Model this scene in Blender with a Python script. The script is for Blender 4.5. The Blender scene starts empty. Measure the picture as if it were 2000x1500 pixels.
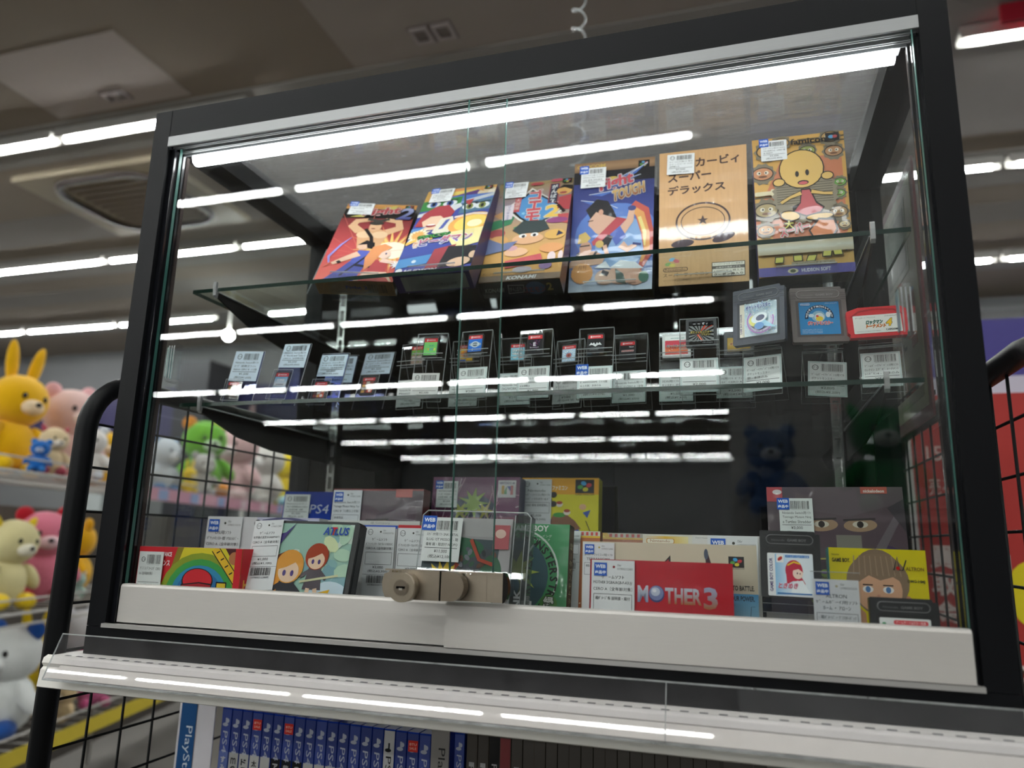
import bpy, math, random
from mathutils import Matrix, Vector, Euler
random.seed(7)
PI = math.pi
scene = bpy.context.scene
COL = scene.collection

# ---------------------------------------------------------------- camera
CAM = Vector((0.6865, -0.6942, 0.1063))
RIGHT = Vector((0.9555, 0.2938, 0.0255))
DOWN = Vector((-0.0365, 0.2037, -0.9783))
FWD = Vector((-0.2926, 0.9339, 0.2054))
cam_data = bpy.data.cameras.new('camera')
cam = bpy.data.objects.new('camera', cam_data)
COL.objects.link(cam)
m = Matrix.Identity(4)
for i in range(3):
    m[i][0] = RIGHT[i]; m[i][1] = -DOWN[i]; m[i][2] = -FWD[i]; m[i][3] = CAM[i]
cam.matrix_world = m
cam_data.sensor_fit = 'HORIZONTAL'; cam_data.sensor_width = 36.0
cam_data.lens = 1447.9 / 2000 * 36.0
cam_data.clip_start = 0.01; cam_data.clip_end = 60
cam_data.dof.use_dof = True
cam_data.dof.focus_distance = 0.80
cam_data.dof.aperture_fstop = 3.8
scene.camera = cam

# ---------------------------------------------------------------- light and view
world = bpy.data.worlds.new('world'); scene.world = world
world.use_nodes = True
world.node_tree.nodes['Background'].inputs[0].default_value = (0.9, 0.95, 1.0, 1)
world.node_tree.nodes['Background'].inputs[1].default_value = 0.02
scene.view_settings.view_transform = 'Standard'
scene.view_settings.look = 'None'
scene.view_settings.gamma = 1.0
scene.view_settings.exposure = 0.52
scene.view_settings.use_curve_mapping = False
scene.cycles.transparent_max_bounces = 48
scene.cycles.max_bounces = 10
scene.cycles.glossy_bounces = 4
scene.cycles.diffuse_bounces = 4
scene.cycles.caustics_reflective = False
scene.cycles.caustics_refractive = False
TUBE_POWER = 66.0      # ceiling tubes
LED_POWER = 15.0      # light bar inside the showcase
CEIL = 2.273
FLOOR = -1.15
Z1, Z2 = 0.4153, 0.2648      # tops of the two glass shelves

# ---------------------------------------------------------------- colours
def hx(s, k=1.0):
    s = s.lstrip('#')
    r = []
    for i in (0, 2, 4):
        c = int(s[i:i+2], 16) / 255.0
        c = c / 12.92 if c <= 0.04045 else ((c + 0.055) / 1.055) ** 2.4
        r.append(c * k)
    return tuple(r)
def C_(c):
    return hx(c) if isinstance(c, str) else c
def mix(a, b, t):
    a, b = C_(a), C_(b)
    return tuple(a[i] * (1 - t) + b[i] * t for i in range(3))

# ---------------------------------------------------------------- materials
MATS = {}
def newmat(name):
    mt = bpy.data.materials.new(name); mt.use_nodes = True
    nt = mt.node_tree; nt.nodes.clear()
    out = nt.nodes.new('ShaderNodeOutputMaterial')
    MATS[name] = mt
    return mt, nt, out
def painted(name, rough=0.5, metal=0.0, coat=0.0, bump=0.0, bscale=60.0, var=0.0, vscale=30.0, spec=0.5, stretch=None, coatbump=False, sheen=0.0, disp=0.001, gain=1.0, sat=1.0):
    """colour comes from the printed / painted colour of the mesh, with procedural noise in tone and relief"""
    mt, nt, out = newmat(name)
    N = nt.nodes.new; L = nt.links.new
    bs = N('ShaderNodeBsdfPrincipled'); at = N('ShaderNodeAttribute'); at.attribute_name = 'Col'
    tc = N('ShaderNodeTexCoord')
    src = tc.outputs['Object']
    if stretch:
        mp = N('ShaderNodeMapping'); mp.inputs['Scale'].default_value = stretch
        L(src, mp.inputs[0]); src = mp.outputs[0]
    colr = at.outputs['Color']
    if var > 0:
        nz = N('ShaderNodeTexNoise'); nz.inputs['Scale'].default_value = vscale; nz.inputs['Detail'].default_value = 3
        L(src, nz.inputs['Vector'])
        mr = N('ShaderNodeMapRange'); mr.inputs[3].default_value = (1 - var)*gain; mr.inputs[4].default_value = (1 + var)*gain
        L(nz.outputs['Fac'], mr.inputs[0])
        vm = N('ShaderNodeVectorMath'); vm.operation = 'SCALE'
        L(colr, vm.inputs[0]); L(mr.outputs[0], vm.inputs['Scale'])
        colr = vm.outputs[0]
    if sat != 1.0:
        hs = N('ShaderNodeHueSaturation'); hs.inputs['Saturation'].default_value = sat
        L(colr, hs.inputs['Color']); colr = hs.outputs[0]
    L(colr, bs.inputs['Base Color'])
    bs.inputs['Roughness'].default_value = rough; bs.inputs['Metallic'].default_value = metal
    bs.inputs['Specular IOR Level'].default_value = spec
    bs.inputs['Coat Weight'].default_value = coat; bs.inputs['Coat Roughness'].default_value = 0.06
    if sheen:
        bs.inputs['Sheen Weight'].default_value = sheen
    if bump > 0:
        n2 = N('ShaderNodeTexNoise'); n2.inputs['Scale'].default_value = bscale; n2.inputs['Detail'].default_value = 2
        L(src, n2.inputs['Vector'])
        bp = N('ShaderNodeBump'); bp.inputs['Strength'].default_value = bump; bp.inputs['Distance'].default_value = disp
        L(n2.outputs['Fac'], bp.inputs['Height'])
        if coatbump:
            L(bp.outputs[0], bs.inputs['Coat Normal'])
        else:
            L(bp.outputs[0], bs.inputs['Normal'])
    L(bs.outputs[0], out.inputs[0])
    return mt
painted('card', rough=0.45, spec=0.3, var=0.04, vscale=50)
painted('film', rough=0.45, spec=0.25, coat=0.42, bump=0.8, bscale=22, coatbump=True, var=0.03, disp=0.004, gain=0.70, sat=0.88)
painted('sheet', rough=0.4, spec=0.2, coat=0.05, bump=0.3, bscale=10, coatbump=True, var=0.03, disp=0.003, gain=0.78, sat=1.06)
painted('paper', rough=0.6, spec=0.2, var=0.02)
painted('plastic', rough=0.38, spec=0.4, bump=0.05, bscale=900, var=0.04)
painted('glossy', rough=0.12, spec=0.5, var=0.03)
painted('powder', rough=0.45, spec=0.15, bump=0.08, bscale=1500, var=0.06, vscale=8)
painted('blackpane', rough=0.02, spec=0.5)
painted('alu', rough=0.38, metal=0.25, var=0.06, vscale=60, stretch=(0.6, 8, 40))
painted('satin', rough=0.3, metal=0.8, var=0.05, vscale=200)
painted('chrome', rough=0.15, metal=1.0, var=0.03)
painted('plush', rough=0.95, spec=0.1, bump=0.8, bscale=160, var=0.1, vscale=12, sheen=0.3, disp=0.006)
painted('wall', rough=0.85, spec=0.15, var=0.05, vscale=2.0, bump=0.1, bscale=120)
painted('ceil', rough=0.9, spec=0.1, var=0.06, vscale=1.5, bump=0.25, bscale=240)
painted('wood', rough=0.45, spec=0.3, coat=1.0, var=0.16, vscale=30, stretch=(9, 9, 0.9), bump=0.3, bscale=30, coatbump=True)
painted('velvet', rough=0.95, spec=0.1, bump=0.8, bscale=900, var=0.35, vscale=500)

def emit(name, col, strength):
    mt, nt, out = newmat(name)
    e = nt.nodes.new('ShaderNodeEmission'); e.inputs[0].default_value = (*col, 1); e.inputs[1].default_value = strength
    nt.links.new(e.outputs[0], out.inputs[0])
emit('tube_light', (0.97, 1.0, 0.98), TUBE_POWER)
emit('led_light', (0.95, 0.98, 1.0), LED_POWER)

def glass(name, tint=(1, 1, 1), ior=1.5, dust=0.0, dustcol=(0.8, 0.8, 0.82), scale=60, rough=0.0, boost=1.0, streak=(1, 1, 1)):
    mt, nt, out = newmat(name)
    N = nt.nodes.new; L = nt.links.new
    tr = N('ShaderNodeBsdfTransparent'); tr.inputs[0].default_value = (*tint, 1)
    gl = N('ShaderNodeBsdfGlossy'); gl.inputs['Roughness'].default_value = rough
    fr = N('ShaderNodeFresnel'); ge = N('ShaderNodeNewGeometry'); mi = N('ShaderNodeMapRange')
    mi.inputs[3].default_value = ior; mi.inputs[4].default_value = 1.0/ior     # same fresnel on both faces of the sheet
    L(ge.outputs['Backfacing'], mi.inputs[0]); L(mi.outputs[0], fr.inputs['IOR'])
    mx = N('ShaderNodeMixShader')
    mu = N('ShaderNodeMath'); mu.operation = 'MULTIPLY'; mu.inputs[1].default_value = boost; mu.use_clamp = True
    L(fr.outputs[0], mu.inputs[0]); L(mu.outputs[0], mx.inputs[0]); L(tr.outputs[0], mx.inputs[1]); L(gl.outputs[0], mx.inputs[2])
    last = mx
    if dust > 0:
        df = N('ShaderNodeBsdfDiffuse'); df.inputs[0].default_value = (*dustcol, 1)
        tl = N('ShaderNodeBsdfTranslucent'); tl.inputs[0].default_value = (*dustcol, 1)
        m2 = N('ShaderNodeMixShader'); m2.inputs[0].default_value = 0.4
        L(df.outputs[0], m2.inputs[1]); L(tl.outputs[0], m2.inputs[2])
        tc = N('ShaderNodeTexCoord'); mp = N('ShaderNodeMapping'); mp.inputs['Scale'].default_value = streak
        nz = N('ShaderNodeTexNoise'); nz.inputs['Scale'].default_value = scale; nz.inputs['Detail'].default_value = 6; nz.inputs['Roughness'].default_value = 0.7
        L(tc.outputs['Object'], mp.inputs[0]); L(mp.outputs[0], nz.inputs['Vector'])
        mr = N('ShaderNodeMapRange'); mr.inputs[1].default_value = 0.3; mr.inputs[2].default_value = 0.75
        mr.inputs[3].default_value = dust * 0.4; mr.inputs[4].default_value = dust * 1.7
        L(nz.outputs['Fac'], mr.inputs[0])
        m3 = N('ShaderNodeMixShader')
        L(mr.outputs[0], m3.inputs[0]); L(mx.outputs[0], m3.inputs[1]); L(m2.outputs[0], m3.inputs[2])
        last = m3
    L(last.outputs[0], out.inputs[0])
glass('door_glass', tint=(0.985, 0.995, 0.99), ior=1.5)
glass('side_glass', tint=(0.97, 0.985, 0.98), ior=1.5, dust=0.012, scale=90)
glass('top_glass', tint=(0.95, 0.96, 0.96), ior=1.5, dust=0.2, scale=26, streak=(1, 5, 1))
glass('shelf_glass', tint=(0.93, 0.975, 0.96), ior=1.5)
glass('clear_plastic', tint=(0.985, 0.985, 0.99), ior=1.49)
glass('clear_film', tint=(0.98, 0.98, 0.99), ior=1.5, dust=0.03, scale=50, rough=0.05)
glass('clear_edge', tint=(0.75, 0.78, 0.78), ior=1.49, dust=0.35, dustcol=(0.9, 0.92, 0.92), scale=20, rough=0.1)
glass('rail_plastic', tint=(0.965, 0.96, 0.975), ior=1.5, dust=0.02, scale=30, rough=0.012)
glass('tint_plastic', tint=(0.62, 0.66, 0.9), ior=1.5)
glass('smoke_case', tint=(0.55, 0.56, 0.57), ior=1.5, dust=0.05, scale=20)

# ---------------------------------------------------------------- mesh builder
class MB:
    def __init__(s, mat='plastic', col=(0.5, 0.5, 0.5)):
        s.v = []; s.f = []; s.fc = []; s.fm = []; s.mats = []; s.sm = []; s.col = C_(col); s.smooth = False
        s.mat(mat); s.T = None
    def mat(s, n):
        if n not in s.mats: s.mats.append(n)
        s.mi = s.mats.index(n); return s
    def c(s, col): s.col = C_(col); return s
    def pt(s, p):
        p = Vector(p)
        if s.T is not None: p = s.T @ p
        s.v.append(p); return len(s.v) - 1
    def face(s, idx, cols=None):
        s.f.append(tuple(idx)); s.fc.append(cols if cols else s.col); s.fm.append(s.mi); s.sm.append(s.smooth)
    def poly(s, pts, cols=None): s.face([s.pt(p) for p in pts], cols); return s
    def box(s, x0, x1, y0, y1, z0, z1):
        i = [s.pt(p) for p in ((x0,y0,z0),(x1,y0,z0),(x1,y1,z0),(x0,y1,z0),(x0,y0,z1),(x1,y0,z1),(x1,y1,z1),(x0,y1,z1))]
        for q in ((0,3,2,1),(4,5,6,7),(0,1,5,4),(1,2,6,5),(2,3,7,6),(3,0,4,7)): s.face([i[k] for k in q])
        return s
    def bbox(s, x0, x1, y0, y1, z0, z1, b=0.002):
        """box with the four edges along y chamfered"""
        pts = [(x0+b,z0),(x1-b,z0),(x1,z0+b),(x1,z1-b),(x1-b,z1),(x0+b,z1),(x0,z1-b),(x0,z0+b)]
        return s.prism(pts, y0, y1)
    def prism(s, pts, y0, y1, side=None):
        """outline in the x-z plane (counter-clockwise seen from -y) extruded along y"""
        n = len(pts)
        a = [s.pt((p[0], y0, p[1])) for p in pts]; b = [s.pt((p[0], y1, p[1])) for p in pts]
        s.face(a); s.face(b[::-1])
        keep = s.col
        if side is not None: s.col = C_(side)
        for i in range(n):
            j = (i + 1) % n; s.face((a[j], a[i], b[i], b[j]))
        s.col = keep
        return s
    def prismx(s, pts, x0, x1):
        """outline in the y-z plane extruded along x"""
        n = len(pts)
        a = [s.pt((x0, p[0], p[1])) for p in pts]; b = [s.pt((x1, p[0], p[1])) for p in pts]
        s.face(a[::-1]); s.face(b)
        for i in range(n):
            j = (i + 1) % n; s.face((a[i], a[j], b[j], b[i]))
        return s
    def tube(s, path, r, n=8, closed=False, caps=True):
        P = [Vector(p) for p in path]; rings = []
        up = Vector((0, 0, 1)); k = len(P)
        prev = None
        for i, p in enumerate(P):
            if closed: d = P[(i+1) % k] - P[i-1]
            else: d = P[min(i+1, k-1)] - P[max(i-1, 0)]
            d.normalize()
            if prev is None:
                a = d.cross(up)
                if a.length < 0.1: a = d.cross(Vector((1, 0, 0)))
            else:
                a = prev - d * prev.dot(d)
            a.normalize(); prev = a.copy(); b = d.cross(a)
            rr = r[i] if isinstance(r, (list, tuple)) else r
            rings.append([s.pt(p + a * rr * math.cos(2*PI*j/n) + b * rr * math.sin(2*PI*j/n)) for j in range(n)])
        ks = s.smooth; s.smooth = n > 4
        for i in range(k if closed else k-1):
            A, B = rings[i], rings[(i+1) % k]
            for j in range(n): s.face((A[j], A[(j+1) % n], B[(j+1) % n], B[j]))
        s.smooth = ks
        if not closed and caps: s.face(rings[0][::-1]); s.face(rings[-1])
        return s
    def cyl(s, c0, c1, r0, r1=None, n=20):
        return s.tube([c0, c1], [r0, r1 if r1 is not None else r0], n)
    def ell(s, c, r, rot=(0, 0, 0), nu=16, nv=10):
        M = Matrix.Translation(c) @ Euler(rot).to_matrix().to_4x4()
        rows = []
        for i in range(nv + 1):
            th = PI * i / nv
            if i in (0, nv): rows.append([s.pt(M @ Vector((0, 0, r[2] * math.cos(th))))] * nu); continue
            rows.append([s.pt(M @ Vector((r[0]*math.sin(th)*math.cos(2*PI*j/nu), r[1]*math.sin(th)*math.sin(2*PI*j/nu), r[2]*math.cos(th)))) for j in range(nu)])
        ks = s.smooth; s.smooth = True
        for i in range(nv):
            A, B = rows[i], rows[i+1]
            for j in range(nu):
                k = (j + 1) % nu
                if i == 0: s.face((A[0], B[j], B[k]))
                elif i == nv - 1: s.face((A[j], B[0], A[k]))
                else: s.face((A[j], B[j], B[k], A[k]))
        s.smooth = ks
        return s
    def obj(s, name, parent=None, mw=None, loc=None):
        me = bpy.data.meshes.new(name)
        me.from_pydata([tuple(p) for p in s.v], [], s.f)
        ca = me.color_attributes.new('Col', 'FLOAT_COLOR', 'CORNER')
        buf = []
        for f, c in zip(s.f, s.fc):
            if isinstance(c, list):
                for q in c: buf.extend((q[0], q[1], q[2], 1.0))
            else: buf.extend((c[0], c[1], c[2], 1.0) * len(f))
        ca.data.foreach_set('color', buf)
        me.polygons.foreach_set('material_index', s.fm)
        me.polygons.foreach_set('use_smooth', s.sm)
        for n in s.mats: me.materials.append(MATS[n])
        me.update()
        o = bpy.data.objects.new(name, me); COL.objects.link(o)
        if parent: o.parent = parent
        if mw is not None: o.matrix_basis = mw
        if loc is not None: o.location = loc
        return o

def tag(o, label, cat=None, group=None, kind=None):
    if label: o['label'] = label
    if cat: o['category'] = cat
    if group: o['group'] = group
    if kind: o['kind'] = kind
    return o
def empty(name, loc=(0, 0, 0), mw=None):
    o = bpy.data.objects.new(name, None); COL.objects.link(o); o.empty_display_size = 0.02
    if mw is not None: o.matrix_basis = mw
    else: o.location = loc
    return o
def copy_tree(o, parent=None):
    c = o.copy(); COL.objects.link(c)
    if parent: c.parent = parent
    for ch in list(o.children): copy_tree(ch, c)
    return c
def frame(x, y, z, yaw=0, lean=0, roll=0):
    """local x along the width, local y into the depth, local z up the face"""
    u = Vector((math.cos(yaw), math.sin(yaw), 0))
    v = Vector((-math.sin(yaw)*math.sin(lean), math.cos(yaw)*math.sin(lean), math.cos(lean)))
    u2 = u*math.cos(roll) + v*math.sin(roll); v2 = -u*math.sin(roll) + v*math.cos(roll)
    n = u2.cross(v2)
    M = Matrix.Identity(4)
    for i in range(3):
        M[i][0] = u2[i]; M[i][1] = -n[i]; M[i][2] = v2[i]; M[i][3] = (x, y, z)[i]
    return M
def ray(px, py): return RIGHT*((px-1000)/1447.9) + DOWN*((py-750)/1447.9) + FWD
def at(px, py, x=None, y=None, z=None):
    """the point of a plane of the place that a pixel of the photograph shows"""
    d = ray(px, py)
    t = (y-CAM.y)/d.y if y is not None else (x-CAM.x)/d.x if x is not None else (z-CAM.z)/d.z
    return CAM + d*t

# ---------------------------------------------------------------- text
_TX = {}
def glyphs(s, bold=False):
    k = (s, bold)
    if k in _TX: return _TX[k]
    c = bpy.data.curves.new('txt', 'FONT'); c.body = s; c.resolution_u = 2; c.fill_mode = 'FRONT'
    if bold: c.offset = 0.032
    o = bpy.data.objects.new('txt', c); COL.objects.link(o)
    dg = bpy.context.evaluated_depsgraph_get()
    me = bpy.data.meshes.new_from_object(o.evaluated_get(dg))
    V = [(v.co.x, v.co.y) for v in me.vertices]; F = [tuple(p.vertices) for p in me.polygons]
    bpy.data.objects.remove(o); bpy.data.curves.remove(c); bpy.data.meshes.remove(me)
    if V:
        x0 = min(v[0] for v in V); x1 = max(v[0] for v in V); y0 = min(v[1] for v in V); y1 = max(v[1] for v in V)
    else: x0 = x1 = y0 = y1 = 0
    V = [(v[0]-x0, v[1]-y0) for v in V]
    _TX[k] = (V, F, max(x1-x0, 1e-6), max(y1-y0, 1e-6))
    return _TX[k]

class Art:
    """flat print on a face: x 0..1 across the width, y 0..A up (A = height / width)"""
    def __init__(s, mb, w, h, y=-0.00005, ox=0.0, oz=0.0, step=2e-5):
        s.mb = mb; s.w = w; s.A = h / w; s.d = y; s.ox = ox; s.oz = oz; s.step = step
    def P(s, x, y): return (s.ox + x*s.w, s.d, s.oz + y*s.w)
    def up(s): s.d -= s.step
    def p(s, pts, col, clip=True):
        s.up()
        if clip: pts = s.clip(pts)
        if len(pts) < 3: return s
        a = sum(pts[i][0]*pts[(i+1) % len(pts)][1] - pts[(i+1) % len(pts)][0]*pts[i][1] for i in range(len(pts)))
        if a < 0: pts = pts[::-1]
        s.mb.c(col).poly([s.P(*q) for q in pts]); return s
    def clip(s, pts):
        for ax, lim, sg in ((0, 0, 1), (0, 1, -1), (1, 0, 1), (1, s.A, -1)):
            out = []
            for i in range(len(pts)):
                a, b = pts[i], pts[(i+1) % len(pts)]
                ia = (a[ax]-lim)*sg >= 0; ib = (b[ax]-lim)*sg >= 0
                if ia: out.append(a)
                if ia != ib:
                    t = (lim-a[ax])/(b[ax]-a[ax]); out.append((a[0]+(b[0]-a[0])*t, a[1]+(b[1]-a[1])*t))
            pts = out
            if not pts: return []
        return pts
    def r(s, x0, y0, x1, y1, col): return s.p([(x0,y0),(x1,y0),(x1,y1),(x0,y1)], col)
    def rr(s, x0, y0, x1, y1, rad, col, n=4):
        pts = []
        for cx, cy, a0 in ((x1-rad,y0+rad,-PI/2),(x1-rad,y1-rad,0),(x0+rad,y1-rad,PI/2),(x0+rad,y0+rad,PI)):
            for k in range(n+1):
                a = a0 + PI/2*k/n; pts.append((cx+rad*math.cos(a), cy+rad*math.sin(a)))
        return s.p(pts, col)
    def e(s, cx, cy, rx, ry, col, rot=0, n=24):
        pts = []
        for k in range(n):
            a = 2*PI*k/n; x = rx*math.cos(a); y = ry*math.sin(a)
            pts.append((cx + x*math.cos(rot) - y*math.sin(rot), cy + x*math.sin(rot) + y*math.cos(rot)))
        return s.p(pts, col)
    def ring(s, cx, cy, r, th, col, n=40, a0=0, a1=2*PI, ry=None):
        s.up(); s.mb.c(col); ry = ry or r
        for k in range(n):
            b0 = a0+(a1-a0)*k/n; b1 = a0+(a1-a0)*(k+1)/n
            q = [(cx+(r-th)*math.cos(b0), cy+(ry-th)*math.sin(b0)), (cx+r*math.cos(b0), cy+ry*math.sin(b0)), (cx+r*math.cos(b1), cy+ry*math.sin(b1)), (cx+(r-th)*math.cos(b1), cy+(ry-th)*math.sin(b1))]
            q = s.clip(q)
            if len(q) > 2: s.mb.poly([s.P(*t) for t in q])
        return s
    def st(s, pts, th, col):
        """stroke along a polyline; th may be a list"""
        s.up(); s.mb.c(col); n = len(pts); L = []; R = []
        for i, q in enumerate(pts):
            a = pts[max(i-1, 0)]; b = pts[min(i+1, n-1)]
            dx, dy = b[0]-a[0], b[1]-a[1]; l = math.hypot(dx, dy) or 1
            t = (th[i] if isinstance(th, (list, tuple)) else th) / 2
            L.append((q[0]-dy/l*t, q[1]+dx/l*t)); R.append((q[0]+dy/l*t, q[1]-dx/l*t))
        for i in range(n-1):
            q = s.clip([R[i], R[i+1], L[i+1], L[i]])
            if len(q) > 2: s.mb.poly([s.P(*t) for t in q])
        return s
    def burst(s, cx, cy, r1, r2, n, col, jit=0.0, rot=0):
        pts = []
        for k in range(2*n):
            a = rot + PI*k/n; r = (r1 if k % 2 == 0 else r2) * (1 + jit*(random.random()-0.5))
            pts.append((cx+r*math.cos(a), cy+r*math.sin(a)))
        for k in range(2*n):
            q = s.clip([(cx, cy), pts[k], pts[(k+1) % (2*n)]])
            if k == 0: s.up()
            if len(q) > 2: s.mb.c(col).poly([s.P(*t) for t in q])
        return s
    def g(s, x0, y0, x1, y1, stops, vert=True, n=1):
        """printed colour gradient"""
        s.up(); k = len(stops) - 1
        for i in range(k):
            a, b = C_(stops[i]), C_(stops[i+1])
            if vert:
                ya = y0+(y1-y0)*i/k; yb = y0+(y1-y0)*(i+1)/k
                s.mb.poly([s.P(x0,ya), s.P(x1,ya), s.P(x1,yb), s.P(x0,yb)], [a, a, b, b])
            else:
                xa = x0+(x1-x0)*i/k; xb = x0+(x1-x0)*(i+1)/k
                s.mb.poly([s.P(xa,y0), s.P(xb,y0), s.P(xb,y1), s.P(xa,y1)], [a, b, b, a])
        return s
    def t(s, txt, x, y, h, col, w=None, rot=0.0, al='l', bold=False, slant=0.0, col2=None, outline=None, ow=0.012):
        V, F, W, H = glyphs(txt, bold)
        sy = h / H; sx = sy if w is None else w / W
        if outline is not None:
            for dx, dy in ((ow,0),(-ow,0),(0,ow),(0,-ow),(ow*.7,ow*.7),(-ow*.7,ow*.7),(ow*.7,-ow*.7),(-ow*.7,-ow*.7)):
                s.t(txt, x+dx, y+dy, h, outline, w, rot, al, bold, slant)
                s.d += s.step
            s.up()
        tw = W*sx
        off = 0 if al == 'l' else -tw/2 if al == 'c' else -tw
        s.up(); c1 = C_(col); c2 = C_(col2) if col2 else None
        base = len(s.mb.v); cr, sr = math.cos(rot), math.sin(rot)
        for vx, vy in V:
            a = vx*sx + off + vy*sy*slant; b = vy*sy
            s.mb.pt(s.P(x + a*cr - b*sr, y + a*sr + b*cr))
        s.mb.c(c1)
        for f in F:
            cols = None
            if c2: cols = [mix(c1, c2, V[i][1]/H) for i in f]
            s.mb.face([base+i for i in f], cols)
        return s
    def vt(s, txt, x, y, h, col, bold=False, gap=1.12, w=None, outline=None, ow=0.01):
        """vertical text, x centre, y top"""
        for ch in txt:
            if ch in 'ー':
                s.st([(x, y-h*0.1), (x, y-h*0.95)], h*0.14, col)
            else:
                s.t(ch, x, y-h, h*0.9, col, w=w or h*0.9, al='c', bold=bold, outline=outline, ow=ow)
                if outline is None: s.d += s.step
            y -= h*gap
        return s
def barcode(a, x0, y0, x1, y1, col='#26221f', n=34):
    a.up(); a.mb.c(col); x = x0; u = (x1-x0)/(n*2.0)
    while x < x1:
        w = u*random.choice((0.6, 0.6, 1.2, 1.9)); 
        if x+w > x1: break
        a.mb.poly([a.P(x,y0), a.P(x+w,y0), a.P(x+w,y1), a.P(x,y1)])
        x += w + u*random.choice((0.7, 1.0, 1.6))
def snes_logo(a, x, y, w, bg='#141414', txt=True):
    h = w*0.72
    a.r(x, y, x+w, y+h, bg)
    for cx, cy, c, rt in ((0.44,0.52,'#3a9fd8',-0.3),(0.72,0.42,'#c9363e',0.3),(0.26,0.32,'#4f9a45',0.1),(0.54,0.2,'#d8c834',0.1)):
        a.e(x+w*cx, y+w*cy, w*0.15, w*0.11, c, rt)
    if txt: a.t('SUPER FAMICOM', x, y-w*0.12, w*0.09, '#2a2018', w=w)

# ---------------------------------------------------------------- price stickers
def price_label(parent, x, z, w, h, lines, price, tax, rot=0.0, y=-0.0026, tone='#d9dcdb', border=False, web=False, logo=True, rad=0.05, name='price_label'):
    mb = MB('paper'); mb.T = Matrix.Translation((x, y, z)) @ Matrix.Rotation(-rot, 4, 'Y')
    a = Art(mb, w, h, y=0.0, step=2e-5); A = a.A
    mb.c(tone).box(0, w, 0.00002, 0.0003, 0, h)
    a.rr(0, 0, 1, A, rad, tone)
    if border:
        a.rr(0.02, 0.02, 0.98, A-0.02, 0.04, '#c3d3d2'); a.rr(0.045, 0.045, 0.955, A-0.045, 0.03, '#dde2e1')
    ink = '#2b2a2c'
    bx = 0.34 if (logo or web) else 0.1
    barcode(a, bx, A*0.72, 0.9, A*0.93)
    a.st([(bx+0.02, A*0.70), (0.88, A*0.70)], 0.008, '#8a8a8a')
    if logo and not web:
        a.ring(0.19, A*0.82, 0.085, 0.016, ink, 16); a.t('マメ', 0.12, A*0.785, A*0.07, ink, w=0.14)
    n = len(lines); yy = A*0.58
    for i, l in enumerate(lines):
        a.t(l, 0.09, yy, A*0.075, ink, w=min(0.84, 0.06*len(l)+0.06) if len(l) < 14 else 0.84); yy -= A*0.115
    a.st([(0.07, A*0.305), (0.93, A*0.305)], 0.012, ink)
    a.t(price, 0.5, A*0.185, A*0.085, ink, w=0.34, al='c')
    a.t('(税込%s)' % tax, 0.5, A*0.06, A*0.095, ink, w=0.62, al='c')
    o = mb.obj(name, parent)
    if web: web_sticker(parent, x - w*0.06, z + h*0.70, w*0.37, y=y-0.0005)
    return o
def web_sticker(parent, x, z, w, y=-0.0031):
    mb = MB('paper'); h = w*1.0
    mb.T = Matrix.Translation((x, y, z))
    a = Art(mb, w, h, y=0.0, step=2e-5)
    a.r(0, 0, 1, 1, '#2a5bb8'); a.t('WEB', 0.5, 0.58, 0.27, '#e9eef6', w=0.8, al='c', bold=True)
    a.t('出品中', 0.5, 0.14, 0.27, '#e9eef6', w=0.82, al='c', bold=True)
    return mb.obj('web_sticker', parent)
def tall_tag(parent, x, z, w, h, lines, note, price=None, tax=None, web=False, rot=0.0, y=-0.0026, dot='#3a3a34', code='1078002122883', bar=False, notes_h=None, name='price_tag'):
    """tall paper tag hanging from the top; z is its top edge"""
    mb = MB('paper'); mb.T = Matrix.Translation((x, y, z)) @ Matrix.Rotation(-rot, 4, 'Y')
    a = Art(mb, w, h, y=0.0, oz=-h, step=2e-5); A = a.A; ink = '#333236'
    mb.c('#d6d8da').box(0, w, 0.00002, 0.0003, -h, 0)
    a.r(0, 0, 1, A, '#d6d8da')
    if not web:
        a.ring(0.17, A-0.16, 0.09, 0.014, ink, 16); a.t('マメ', 0.1, A-0.2, 0.07, ink, w=0.14)
    a.e(0.52, A-0.15, 0.03, 0.03, dot, n=12)
    a.t('06r', 0.6, A-0.135, 0.055, '#77777a', w=0.1); a.t(code, 0.6, A-0.215, 0.05, '#77777a', w=0.36)
    yy = A-0.42
    for l in lines:
        a.t(l, 0.5, yy, 0.085, ink, w=min(0.9, 0.075*len(l)), al='c'); yy -= 0.135
    yb = yy + 0.06; bh = notes_h or 0.36
    for q in (((0.06,yb),(0.94,yb)),((0.06,yb-bh),(0.94,yb-bh)),((0.06,yb),(0.06,yb-bh)),((0.94,yb),(0.94,yb-bh))):
        if q[0][1] > 0 : a.st(list(q), 0.01, '#55555a')
    if note and yb-0.13 > 0: a.t(note, 0.1, yb-0.13, 0.08, ink, w=min(0.8, 0.08*len(note)))
    if price and yb-bh-0.2 > 0:
        a.t(price, 0.5, yb-bh-0.13, 0.085, ink, w=0.36, al='c'); 
        if yb-bh-0.26 > 0: a.t('(税込%s)' % tax, 0.5, yb-bh-0.25, 0.09, ink, w=0.66, al='c')
    if bar and yb-bh-0.6 > 0:
        a.st([(0, yb-bh-0.30), (1, yb-bh-0.30)], 0.008, ink)
        barcode(a, 0.15, yb-bh-0.55, 0.85, yb-bh-0.33)
        a.t(code, 0.5, yb-bh-0.63, 0.05, ink, w=0.6, al='c')
    o = mb.obj(name, parent)
    if web: web_sticker(parent, x + w*0.06, z - w*0.36, w*0.3, y=y-0.0005)
    return o
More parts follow.
